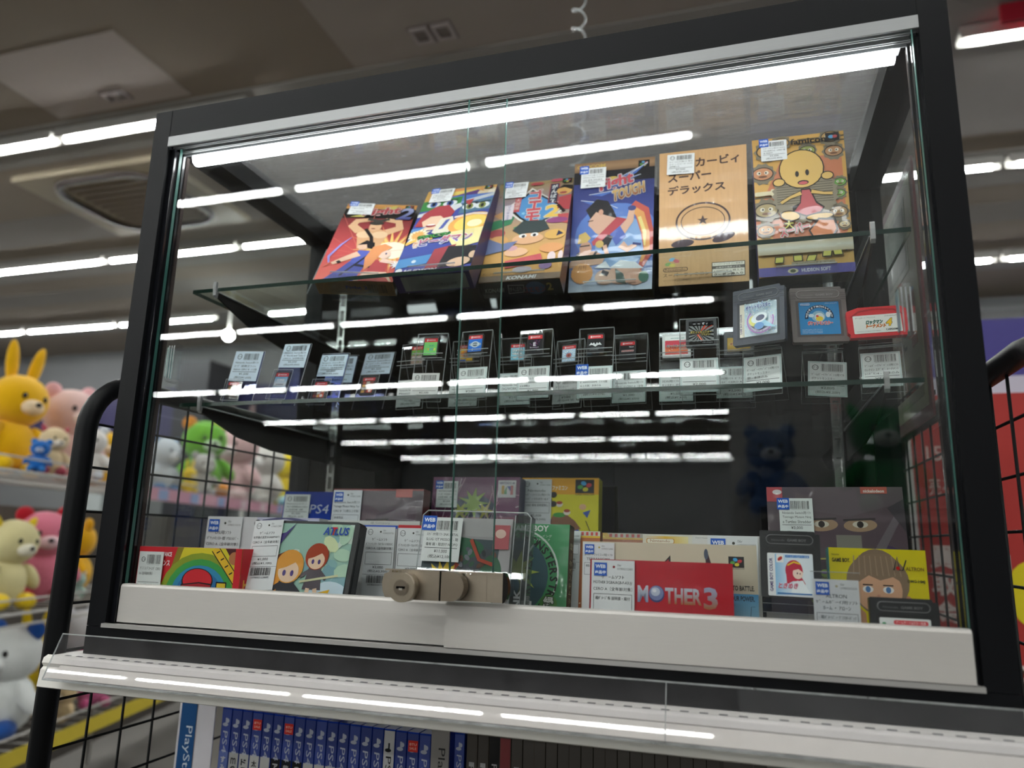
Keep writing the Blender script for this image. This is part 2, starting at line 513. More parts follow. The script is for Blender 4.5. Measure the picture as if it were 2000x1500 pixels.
# ================================================================ the room
def struct(mb, name, **k):
    o = mb.obj(name, **k); o['kind'] = 'structure'; return o
X0, X1, Y0, Y1 = -9.0, 6.5, -19.5, 6.4
struct(MB('wall', '#6a6763').box(X0, X1, Y0, Y1, FLOOR-0.05, FLOOR), 'floor')
mb = MB('ceil', '#978d82').box(X0, X1, Y0, Y1, CEIL, CEIL+0.05)
struct(mb, 'ceiling')
struct(MB('wall', '#6c6d6e').box(X0, X1, Y1, Y1+0.1, FLOOR, CEIL), 'wall_back')
struct(MB('wall', '#9a9894').box(X0-0.1, X0, Y0, Y1, FLOOR, CEIL), 'wall_left')
struct(MB('wall', '#9a9894').box(X1, X1+0.1, Y0, Y1, FLOOR, CEIL), 'wall_right')
struct(MB('wall', '#8e8f90').box(X0, X1, Y0-0.1, Y0, FLOOR, CEIL), 'wall_front')
struct(MB('wall', '#a5a4a2').box(0.64, 2.3, -3.0, -2.45, FLOOR, CEIL), 'wall_pillar')

KS = (CEIL-CAM.z)/2.1
def sx(x): return CAM.x+(x-CAM.x)*KS
def sy(y): return CAM.y+(y-CAM.y)*KS
# lighter service boards and the bands that carry the lamp rows
n = 0
def board(x0, x1, y0, y1, col, drop=0.004):
    global n; n += 1
    x0, x1, y0, y1 = (max(X0, sx(x0)), min(X1, sx(x1)), sy(y0), sy(y1))
    struct(MB('ceil', col).box(x0, x1, y0, y1, CEIL-drop, CEIL-0.0005), 'trim_%d' % n)
board(-2.66, -1.83, 1.47, 1.95, '#b8afaa')
board(-0.94, 0.9, 0.9, 2.06, '#aba39c')
board(-9, 1.2, 1.98, 2.30, '#9b9894', 0.012)
board(-9, 6.4, 3.50, 3.92, '#9b9894', 0.012)
board(-9, 6.4, 5.02, 5.42, '#9b9894', 0.012)
board(-9, 0.4, 2.9, 3.3, '#8f8a86')
board(-9, 6.4, 4.2, 4.5, '#928d88')
board(1.2, 4.5, 1.4, 3.3, '#a09c99', 0.006)
# socket plates on the boards
def socket(x, y, s):
    x, y = sx(x), sy(y)
    mb = MB('plastic', '#b3a9a8')
    for dx in (-0.62, 0.62):
        for a, b, c, d in ((-.5,.5,-.5,-.34),(-.5,.5,.34,.5),(-.5,-.34,-.34,.34),(.34,.5,-.34,.34)):
            mb.box(x+(dx+a)*s, x+(dx+b)*s, y+c*s*1.2, y+d*s*1.2, CEIL-0.016, CEIL-0.004)
    mb.c('#7d7470').box(x-1.2*s, x+1.2*s, y-.7*s, y+.7*s, CEIL-0.008, CEIL-0.003)
    return mb.obj('ceiling_socket')
tag(socket(-0.5, 1.84, 0.085), 'pale twin-frame socket plate on the ceiling above the showcase middle', 'socket')
tag(socket(-2.2, 1.86, 0.06), 'small faint twin socket plate on the ceiling board at upper left', 'socket')

# ceiling air conditioner cassette
ac = empty('air_conditioner', (sx(-2.97), sy(2.82), CEIL))
tag(ac, 'square beige ceiling air conditioner with dark rounded air slot, upper left', 'air conditioner')
mb = MB('plastic', '#a89d88')
mb.box(-0.58, 0.55, -0.44, 0.44, -0.035, -0.0005); mb.obj('cover_panel', ac)
mb = MB('plastic', '#3a302b')
pts = []
for cx, cy, a0 in ((.2,-.16,-PI/2),(.2,.16,0),(-.2,.16,PI/2),(-.2,-.16,PI)):
    for k in range(7):
        a = a0+PI/2*k/6; pts.append((cx+.2*math.cos(a), cy+.2*math.sin(a), -0.04))
mb.tube(pts, 0.026, 6, closed=True); mb.obj('air_slot', ac)
mb = MB('plastic', '#8d8372'); mb.prism([(-.3,-.3),(.3,-.3),(.3,.3),(-.3,.3)], 0, 0.01)
MBg = MB('plastic', '#96897a')
for k in range(9): MBg.box(-.3, .3, -.27+k*.065, -.24+k*.065, -0.05, -0.036)
MBg.obj('grille', ac)

# red ceiling sign at the right edge
tag(MB('plastic', '#a3182b').box(1.74, 2.3, 2.34, 2.36, CEIL-0.10, CEIL-0.02).obj('hanging_sign'), 'small red sign on the ceiling at the upper right corner', 'sign')

# lamp rows: one lamp = housing + glass tube
def make_lamp():
    r = empty('ceiling_lamp')
    MB('plastic', '#a9a7a2').box(-0.615, 0.615, -0.035, 0.035, 0.0, 0.03).box(-0.615, 0.615, -0.035, -0.031, -0.024, 0.0).box(-0.615, 0.615, 0.031, 0.035, -0.024, 0.0).obj('housing', r)
    t = MB('tube_light'); t.cyl((-0.562, 0, -0.022), (0.562, 0, -0.022), 0.0145, n=10); t.obj('tube', r)
    return r
lamp0 = make_lamp(); used = [False]
FL = 'white fluorescent tube in the ceiling rows beyond the showcase'
BL = 'white fluorescent tube of the ceiling rows behind the photographer, mirrored in the doors'
def lamp(x, y, label, group):
    o = lamp0 if not used[0] else copy_tree(lamp0)
    used[0] = True
    o.location = (x, y, CEIL-0.045); tag(o, label, 'lamp', group)
P_ = 1.255
for k in range(-3, 2): lamp(-2.88 - P_/2 + k*P_, 2.13, FL, 'ceiling lamps beyond the showcase')
for k in range(0, 3): lamp(2.24 + k*P_, 2.49, FL, 'ceiling lamps beyond the showcase')
for k in range(-3, 8): lamp(-2.88 - P_/2 + k*P_, 3.70, FL, 'ceiling lamps beyond the showcase')
for k in (-3, -2, -1): lamp(-5.55 - P_/2 + (k+2)*P_ , 5.24, FL, 'ceiling lamps beyond the showcase') if k > -3 else None
lamp(-7.45, 5.24, FL, 'ceiling lamps beyond the showcase')
for k in range(0, 6): lamp(-3.1 + k*P_, 5.24, FL, 'ceiling lamps beyond the showcase')
for y in (-2.94, -5.70, -8.6, -11.5, -14.5, -17.6):
    for k in range(-6, 5):
        x = -0.70 - P_/2 + k*P_
        if -8.9 < x - 0.6 and x + 0.6 < 6.4 and not (y > -3 and x > 0.1):
            lamp(x, y, BL, 'ceiling lamps behind the photographer')
# unseen lamp row added over the aisle to brighten showcase front and pillar
for k in range(-5, 5):
    if -8.9 < -0.70 - P_/2 + k*P_ - .6 < 5.2: lamp(-0.70 - P_/2 + k*P_, -0.97, 'white fluorescent tube of the unseen row added over the aisle to brighten the showcase front', 'added ceiling lamps over the aisle')

# round ceiling spot seen through the left pane
r = empty('spot_lamp', (at(446, 655, y=4.6).x, 4.6, at(446, 655, y=4.6).z))
tag(r, 'round bright spot lamp in the far left, seen through the side pane', 'lamp')
MB('tube_light').ell((0, 0, 0), (0.045, 0.045, 0.045)).obj('bulb', r)
MB('plastic', '#b0aeaa').cyl((0, 0, 0.04), (0, 0, CEIL - at(446, 655, y=4.6).z), 0.012).obj('stem', r)

# far signs: dark violet fascias and a pale band
def fascia(x0, x1, z0, z1, col, label, name='fascia_board'):
    tag(MB('plastic', col).box(x0, x1, 6.28, 6.36, z0, z1).obj(name), label, 'sign')
fascia(-8.5, -3.9, 0.9, 1.75, '#33304f', 'long dark violet fascia board on the far left wall')
fascia(1.9, 6.2, 1.2, 1.85, '#3a3572', 'violet blue fascia board on the far right wall')
fascia(-6.9, -6.5, -0.6, 0.88, '#9aa09f', 'pale grey upright board on the far wall, left', 'wall_board')
tag(MB('plastic', '#121214').box(1.9, 6.2, 6.2, 6.36, 1.86, 2.1).obj('fascia_board'), 'black strip above the violet fascia on the far right wall', 'sign')
tag(MB('plastic', '#26262b').box(-5.1, -4.7, 5.7, 6.2, FLOOR, 1.9).obj('shelf_upright'), 'dark upright cabinet standing against the far wall, left', 'cabinet')

# ================================================================ display rack that carries the showcase
rack = empty('display_rack', (0, 0, FLOOR))
tag(rack, 'black tube display rack with wire mesh sides and white shelves under the showcase', 'rack')
def Zf(z): return z - FLOOR
def side_frame(x, name='side_frame', yo=0.0):
    mb = MB('powder', '#111214')
    pth = [(x, -0.006, 0.0), (x, -0.006, Zf(0.222))]
    R = 0.062
    for k in range(1, 9):
        a = PI/2*k/8; pth.append((x, -0.006+R-R*math.cos(a), Zf(0.222)+R*math.sin(a)))
    pth.append((x, 0.60, Zf(0.284)))
    for k in range(1, 9):
        a = PI/2*k/8; pth.append((x, 0.60+R*math.sin(a), Zf(0.284)-R+R*math.cos(a)))
    pth.append((x, 0.662, 0))
    mb.tube(pth, 0.0118, 8)
    f = mb.obj(name, rack)
    w = MB('powder', '#141516')
    for k in range(15):
        y = 0.002 + 0.0525*k
        if 0 < k < 13 and y < 0.65: w.tube([(x, y, 0.1), (x, y, Zf(0.276))], 0.0017, 5)
    z = Zf(0.230)
    while z > 0.1:
        w.tube([(x+0.003, -0.004, z), (x+0.003, 0.66, z)], 0.0017, 5); z -= 0.052
    w.obj('wire_mesh', f)
side_frame(-0.06); side_frame(0.932)
# shelf under the showcase: perforated white top, rounded lip
mb = MB('powder', '#e6e3dc')
zt = Zf(-0.0305)
mb.box(-0.045, 0.917, -0.022, 0.42, zt-0.012, zt)
mb.prismx([(-0.022, zt-0.012), (-0.022, zt), (-0.027, zt+0.0015), (-0.032, zt-0.001), (-0.0335, zt-0.006), (-0.031, zt-0.010), (-0.034, zt-0.013), (-0.036, zt-0.030), (-0.030, zt-0.032)], -0.045, 0.917)
mb.c('#57565a')
for k in range(60):
    x = -0.03 + k*0.0157
    mb.box(x, x+0.007, -0.0195, -0.0165, zt+0.0001, zt+0.0004)
mb.obj('shelf', rack)
# price rail: slanted clear channel hooked on the shelf lip
rl = MB('rail_plastic')
za, zb = Zf(-0.0055), Zf(-0.0475)
oy, oz_ = [], []
nseg = 9
yy_, zz_ = -0.0365, za
for k in range(nseg+1):
    oy.append(yy_); oz_.append(zz_)
    el = math.radians(17.5 + 9.5*(k+0.5)/nseg); ds = (za-zb)/nseg
    zz_ -= ds; yy_ -= ds*math.tan(el)
ids = []
for x in (-0.0175, 0.93):
    for side in (0, 0.001): ids.append([rl.pt((x, y-side, z)) for y, z in zip(oy, oz_)])
rl.smooth = True
for k in range(nseg):
    rl.face((ids[0][k], ids[0][k+1], ids[2][k+1], ids[2][k])); rl.face((ids[1][k], ids[3][k], ids[3][k+1], ids[1][k+1]))
rl.smooth = False
for x in (-0.0175, 0.93):
    for k in range(nseg): rl.poly([(x, oy[k], oz_[k]), (x, oy[k+1], oz_[k+1]), (x, oy[k+1]-0.001, oz_[k+1]), (x, oy[k]-0.001, oz_[k])])
yb_ = oy[-1]
rl.mat('clear_edge').prismx([(-0.0368, za), (-0.038, za), (-0.038, za+0.0012), (-0.0368, za+0.0012)], -0.0175, 0.93)
rl.prismx([(yb_, zb), (yb_-0.0018, zb), (yb_-0.0018, zb-0.0015), (-0.040, zb-0.0015), (-0.040, zb)], -0.0175, 0.93)
rl.mat('clear_edge')
for x in (-0.018, 0.62):
    rl.prismx([(-0.0363, za), (yb_, zb), (yb_-0.0015, zb), (-0.0378, za)], x, x+0.0006)
o = rl.obj('price_rail', rack); o['label'] = 'clear slanted price rail'
cd = MB('paper', '#dcd8ce')
cd.prismx([(-0.0368, zt-0.0065), (yb_+0.002, zb+0.0005), (yb_+0.003, zb+0.0005), (-0.0362, zt-0.0065)], -0.015, 0.928)
o = cd.obj('rail_insert', rack); o['label'] = 'cream card strip'
# lower shelf
zl = Zf(-0.2915)
MB('powder', '#c4c1bb').box(-0.045, 0.917, 0.12, 0.6, zl-0.02, zl).obj('shelf', rack)
MB('powder', '#8f8b88').box(-0.045, 0.917, 0.56, 0.575, zl, Zf(-0.045)).obj('back_board', rack)
# ================================================================ the showcase
case = empty('glass_showcase', (0, 0, -0.03))
tag(case, 'black framed glass showcase with sliding doors and a lit bar under its top', 'showcase')
CO = 0.03
def cz(z): return z + CO
BK = '#0e0f12'
W_, H_ = 0.86, 0.5999
mb = MB('powder', BK)
def fb(x0, x1, y0, y1, z0, z1): mb.box(x0, x1, y0, y1, cz(z0), cz(z1))
fb(-0.0253, 0, 0, 0.026, 0, 0.5999); fb(W_, W_+0.0253, 0, 0.026, 0, 0.5999)
fb(-0.0253, W_+0.0253, 0, 0.026, 0.6, 0.6376); fb(-0.0253, W_+0.0253, 0, 0.40, -0.03, -0.0005)
fb(-0.0253, 0.0125, 0.026, 0.372, 0.602, 0.6376); fb(W_-0.0125, W_+0.0253, 0.026, 0.372, 0.602, 0.6376)
fb(-0.0253, 0.006, 0.372, 0.40, 0, 0.602); fb(W_-0.006, W_+0.0253, 0.372, 0.40, 0, 0.602)
fb(-0.0253, W_+0.0253, 0.372, 0.40, 0.602, 0.6376)
fb(-0.0253, -0.004, 0.026, 0.372, 0, 0.022); fb(W_+0.004, W_+0.0253, 0.026, 0.372, 0, 0.022)
# thin joints where the posts meet the top beam
mb.c('#0c0c0e'); fb(-0.0003, 0.0003, -0.0004, 0.0, 0.5999, 0.6376); fb(W_-0.0003, W_+0.0003, -0.0004, 0.0, 0.5999, 0.6376)
mb.obj('frame', case)
MB('blackpane', '#040405').box(0.006, W_-0.006, 0.374, 0.379, cz(0.0), cz(0.602)).obj('back_panel', case)
MB('card', '#2a2a2c').box(-0.004, W_+0.004, 0.03, 0.372, cz(-0.0004), cz(0.0115)).obj('floor_board', case)
MB('top_glass').box(0.0126, W_-0.0126, 0.027, 0.371, cz(0.628), cz(0.632)).obj('top_pane', case)
for x in (-0.0165, W_+0.0125):
    MB('side_glass').box(x, x+0.004, 0.0265, 0.3715, cz(0.022), cz(0.602)).obj('side_pane', case)
# door channel in black along the posts, with pile seal
for x0, x1 in ((0.0, 0.0065), (W_-0.0065, W_)):
    c = MB('glossy', '#15161a').box(x0, x1, 0.0065, 0.0095, cz(0.004), cz(0.5855)).box(x0, x1, 0.0215, 0.026, cz(0.004), cz(0.5855)).obj('door_channel', case)
    MB('velvet', '#3a3331').box(x0+0.0005, x1+0.001 if x0 == 0 else x1-0.0005, 0.0262, 0.0315, cz(0.012), cz(0.585)).obj('pile_seal', c)
# aluminium top track and bottom sill
t = MB('alu', '#a9abac')
t.box(0, W_, -0.001, 0.031, cz(0.5965), cz(0.5998))
t.box(0, W_, -0.001, 0.0015, cz(0.5865), cz(0.5965))
for y in (0.0085, 0.0115, 0.0195, 0.0225, 0.0295):
    t.box(0.0003, W_-0.0003, y, y+0.0012, cz(0.5885), cz(0.5965))
t.obj('top_track', case)
t = MB('alu', '#a6a4a1').box(0.0, W_, -0.0055, 0.0005, cz(-0.0004), cz(0.0038)).box(0, W_, 0.0005, 0.029, cz(-0.0004), cz(0.0025))
t.obj('sill_track', case)
def rail_prof(y0, y1, z0, z1):
    b = 0.003
    return [(y1, cz(z0)), (y1, cz(z1)), (y0+b, cz(z1)), (y0+b*0.35, cz(z1)-b*0.3), (y0, cz(z1)-b), (y0, cz(z0))]
def door(x0, x1, yg, yr0, yr1, px, side):
    g = MB('door_glass').box(x0, x1, yg-0.0022, yg+0.0022, cz(0.040), cz(0.594))
    g.mat('plastic').c('#3f6f66')
    for x in (x0, x1):
        g.box(x-0.0002, x+0.0002, yg-0.0021, yg+0.0021, cz(0.04), cz(0.594))
    g = g.obj('glass_door', case); g['label'] = side + ' sliding glass door'
    r = MB('alu', '#c9c5c0')
    a = rail_prof(yr0, yr1, 0.0046, 0.0462)
    r.prismx(a, x0+0.0002, x1-0.0002)
    r.obj('door_rail', g)
    f = MB('clear_plastic'); ymax = yg-0.0025
    cx = px[0]; zc = px[1]
    def stad(w, h):
        pts = []
        for k in range(9): pts.append((cx + w*math.cos(PI*k/8), zc+h-w + w*math.sin(PI*k/8)))
        for k in range(9): pts.append((cx - w*math.cos(PI*k/8), zc-h+w - w*math.sin(PI*k/8)))
        return [(p[0], cz(p[1])) for p in pts]
    f.prism(stad(0.0062, 0.0245), ymax-0.011, ymax)
    f.mat('clear_edge')
    for dx in (-0.0035, 0, 0.0035): f.box(cx+dx-0.0005, cx+dx+0.0005, ymax-0.0118, ymax-0.011, cz(zc-0.02), cz(zc+0.02))
    f.mat('satin').c('#9fb5b0').box(cx-0.0064, cx-0.0058, ymax-0.011, ymax, cz(zc-0.018), cz(zc+0.018))
    o = f.obj('finger_pull', g); o['label'] = 'clear ribbed finger pull'
    return g
door(0.409, 0.8545, 0.0035, -0.0045, 0.0070, (0.8275, 0.3097), 'right')
door(0.0072, 0.4495, 0.0158, 0.0085, 0.0200, (0.0435, 0.302), 'left')
# light bar
lb = MB('alu', '#b9bcbe').box(0.008, W_-0.008, 0.0325, 0.052, cz(0.5945), cz(0.6015)).obj('light_bar', case)
d = MB('led_light')
zq = 0.5790
prof = [(0.034, 0.5944), (0.0325, 0.588), (0.0345, 0.5815), (0.040, zq), (0.0455, 0.5805), (0.050, 0.586), (0.0505, 0.5944)]
d.prismx([(p[0], cz(p[1])) for p in prof][::-1], 0.010, W_-0.014)
d.obj('diffuser', lb)
# slotted uprights in front of the back panel
for x in (0.0515, 0.8090):
    u = MB('chrome', '#b9bab8')
    y0, y1 = 0.3655, 0.3738
    u.box(x-0.0065, x-0.0035, y0, y1, cz(0.012), cz(0.60)); u.box(x+0.0035, x+0.0065, y0, y1, cz(0.012), cz(0.60))
    u.box(x-0.0035, x+0.0035, y0+0.0065, y1, cz(0.012), cz(0.60))
    z = 0.02
    while z < 0.59:
        u.box(x-0.0035, x+0.0035, y0, y0+0.002, cz(z), cz(z+0.006)); z += 0.0254
    u.obj('slotted_upright', case)

# glass shelves on their brackets (lifted out separately)
def shelf(zt, label):
    g = MB('shelf_glass').box(0.0077, 0.8523, 0.0655, 0.361, -0.005, 0.0)
    e = g.mat('glossy').c('#0c2b24')
    e.box(0.0077, 0.8523, 0.0651, 0.0655, -0.0049, -0.0001)
    e.box(0.0075, 0.0078, 0.0655, 0.361, -0.0049, -0.0001); e.box(0.8522, 0.8525, 0.0655, 0.361, -0.0049, -0.0001)
    o = g.obj('glass_shelf', loc=(0, 0, zt))
    tag(o, label, 'shelf')
shelf(Z1, 'upper green-edged glass shelf holding the six upright game boxes')
shelf(Z2, 'lower green-edged glass shelf holding the loose game cards')
def bracket(x, zt, label):
    zs = -0.0055
    b = MB('powder', '#101113')
    b.prismx([(0.0660, zs-0.001), (0.0660, zs-0.006), (0.085, zs-0.012), (0.14, zs-0.028), (0.22, zs-0.037), (0.365, zs-0.040), (0.365, zs-0.001)], -0.0012, 0.0012)
    b.mat('satin').c('#b9bbbd').box(-0.0030, 0.0030, 0.0660, 0.365, zs-0.001, zs)
    b.c('#c9cacb').prismx([(0.0618, zs-0.005), (0.0660, zs-0.008), (0.0672, zs-0.001), (0.0645, zs), (0.0645, 0.006), (0.0625, 0.0078), (0.061, 0.006), (0.0608, 0)][::-1], -0.0022, 0.0022)
    o = b.obj('shelf_bracket', loc=(x, 0, zt)); tag(o, label, 'bracket')
bracket(0.0445, Z1, 'left metal bracket under the upper glass shelf')
bracket(0.8180, Z1, 'right metal bracket under the upper glass shelf')
bracket(0.0400, Z2, 'left metal bracket under the lower glass shelf')
bracket(0.8200, Z2, 'right metal bracket under the lower glass shelf')

# ratchet lock clamped over the two doors
lk = empty('showcase_lock', (0.345, -0.012, 0.0455))
tag(lk, 'brass-grey ratchet lock with keyhole clamped across the two sliding doors', 'lock')
NK = '#a89c8c'
def teeth(x0, x1, zt, n):
    p = []
    for k in range(n):
        a = x0+(x1-x0)*k/n; b = x0+(x1-x0)*(k+1)/n
        p += [(a, zt-0.0035), (a+(b-a)*0.75, zt), (b, zt)]
    return p
mb = MB('satin', NK)
pts = [(0.004, 0.003), (0.125, 0.003), (0.125, 0.0300), (0.098, 0.0300)] + teeth(0.066, 0.096, 0.0300, 6)[::-1] + teeth(0.006, 0.034, 0.0300, 6)[::-1] + [(0.002, 0.025), (0.0, 0.017), (0.001, 0.009)]
mb.prism(pts, -0.0015, 0.0010); mb.box(0.004, 0.125, -0.004, 0.001, 0.0285, 0.0300)
mb.box(0.108, 0.1085, -0.0018, -0.0015, 0.005, 0.028)
mb.obj('ratchet_bar', lk)
mb = MB('satin', '#9c9080')
mb.prism([(0.022, 0.003), (0.0665, 0.003), (0.0665, 0.0305), (0.029, 0.0305), (0.0225, 0.024)], -0.016, -0.0016)
body = mb.obj('lock_body', lk)
mb = MB('satin', '#a89c8a'); mb.cyl((0.0335, -0.0285, 0.0145), (0.0335, -0.016, 0.0145), 0.0135, n=28)
mb.c('#9b9080'); mb.cyl((0.0335, -0.0292, 0.0145), (0.0335, -0.0285, 0.0145), 0.0078, n=24)
mb.c('#857a6b'); mb.cyl((0.0335, -0.0296, 0.0145), (0.0335, -0.0292, 0.0145), 0.0070, n=24)
cyl = mb.obj('lock_cylinder', body)
mb = MB('glossy', '#0b0a09').box(0.0290, 0.0380, -0.0300, -0.0296, 0.0135, 0.0158)
mb.mat('satin').c('#c9c3b8').box(0.0320, 0.0352, -0.0301, -0.0297, 0.0122, 0.0140); mb.obj('keyhole', cyl)
MB('glossy', '#171412').box(0.0665, 0.0685, -0.0155, -0.0016, 0.003, 0.0302).obj('dark_gap', lk)  # dark strip filling the gap between lock body and knob
kn = [(0.0685, 0.0032), (0.078, 0.0032)] + [(0.078+0.0133*math.sin(PI*k/12), 0.0165-0.0133*math.cos(PI*k/12)) for k in range(1, 12)] + [(0.078, 0.0298), (0.0685, 0.0298)]
MB('satin', '#8f8272').prism(kn, -0.0165, -0.0042, side='#918574').obj('push_knob', lk)
kn = [(0.125, 0.0025)] + [(0.125+0.0055*math.sin(PI*k/8), 0.0165-0.014*math.cos(PI*k/8)) for k in range(1, 8)] + [(0.125, 0.0305)]
MB('glossy', '#191715').prism(kn, -0.004, 0.003).obj('end_cap', lk)

# board outside the right pane, standing in for a sign's reflection in it
pb = empty('reflection_board', (0.9035, 0.272, 0.262)); tag(pb, 'maroon bordered board with olive centre, standing in for a reflection in the right pane', 'poster')
mb = MB('card', '#6a2c33'); mb.box(0, 0.003, 0, 0.22, 0, 0.333); mb.c('#938f70').box(-0.0008, 0, 0.014, 0.22, 0.016, 0.317)
mb.c('#6d765c').box(-0.0014, -0.0008, 0.05, 0.19, 0.20, 0.30); mb.c('#3d4a35').box(-0.0018, -0.0014, 0.06, 0.18, 0.21, 0.29)
mb.c('#8a4a3c').box(-0.0014, -0.0008, 0.04, 0.07, 0.10, 0.17); mb.c('#7d7a5e').box(-0.0014, -0.0008, 0.03, 0.20, 0.03, 0.08)
mb.obj('board', pb)
mb = MB('paper'); mb.T = Matrix(((0,1,0,-0.002),(-1,0,0,0.20),(0,0,1,0.085),(0,0,0,1)))
t_ = Art(mb, 0.13, 0.3, y=0.0); t_.t('大いに', 0.0, 0.12, 0.26, '#3a3a30', w=0.8, bold=True); mb.obj('board_print', pb)
for yy in (0.05, 0.17):
    MB('powder', '#1c1c1e').box(0.003, 0.0160, yy, yy+0.012, 0.0345, 0.040).obj('clip', pb)
# ================================================================ the six boxes on the upper shelf
def rest(fr, d):
    zs = 0.0119 if fr[2] < .1 else Z1 + .0006
    return max(0.0, (d*math.sin(fr[4]) - (fr[2]-zs))/math.cos(fr[4]) + abs(fr[5])*0.11)
def game_box(fr, w, h, d, label, art, side='#2a2a2a', bottom=None, top=None, finish='film', back=None, cat='game box', name='game_box', group=None):
    root = empty(name, mw=frame(*fr))
    tag(root, label, cat, group)
    mb = MB(finish, side)
    e = rest(fr, d)     # the lower back edge rests on the board or glass instead of sinking into it
    mb.c(side).poly([(0,0,0),(0,0,h),(0,d,h),(0,d,e)]).poly([(w,0,0),(w,d,e),(w,d,h),(w,0,h)])
    mb.c(back or side).poly([(0,d,e),(0,d,h),(w,d,h),(w,d,e)])
    mb.c(top or side).poly([(0,0,h),(w,0,h),(w,d,h),(0,d,h)])
    mb.c(bottom or side).poly([(0,0,0),(0,d,e),(w,d,e),(w,0,0)])
    mb.c('#888888').poly([(0,0,0),(w,0,0),(w,0,h),(0,0,h)])
    a = Art(mb, w, h)
    art(a, a.A)
    # print on the spine that faces the aisle end (+x side)
    mb.obj('box', root)
    return root, mb
def bottom_art(root, w, d, fn, finish='film', e=0.0):
    """print on the underside, seen from below; x left-right, y from the front edge back"""
    mb = MB(finish); mb.T = Matrix(((1,0,0,0),(0,0,-1,d),(0,1,0,0),(0,0,0,1)))
    mb.T = Matrix(((1,0,0,0),(0,0,1,0),(0,1,e/d,0),(0,0,0,1)))
    class B(Art):
        def P(s, x, y): return (s.ox + x*s.w, s.d, s.oz + (d/s.w - y)*s.w)
    a = B(mb, w, d); fn(a, d/w); return mb.obj('underside_print', root)

SKIN, SK2 = '#e8b990', '#c98f66'
def fighter(a, x, y, s, skin=SKIN, top='#3b57b8', hair='#1d1a22', arm=None):
    """generic muscular figure, x y = waist"""
    a.p([(x-.10*s,y-.02*s),(x+.10*s,y-.02*s),(x+.17*s,y+.26*s),(x-.17*s,y+.26*s)], top)
    a.p([(x-.12*s,y-.02*s),(x+.12*s,y-.02*s),(x+.16*s,y-.42*s),(x+.02*s,y-.42*s),(x,y-.18*s),(x-.04*s,y-.42*s),(x-.18*s,y-.42*s)], mix(top,'#101030',.3))
    a.st([(x-.16*s,y+.22*s),(x-.30*s,y+.08*s),(x-.42*s,y-.04*s)], [.10*s,.08*s,.06*s], skin)
    a.st([(x+.16*s,y+.22*s),(x+.32*s,y+.12*s),(x+.44*s,y+.14*s)], [.10*s,.08*s,.06*s], skin)
    a.e(x,y+.36*s,.075*s,.10*s, skin); a.e(x,y+.43*s,.10*s,.07*s, hair); a.e(x-.05*s,y+.38*s,.04*s,.08*s, hair)

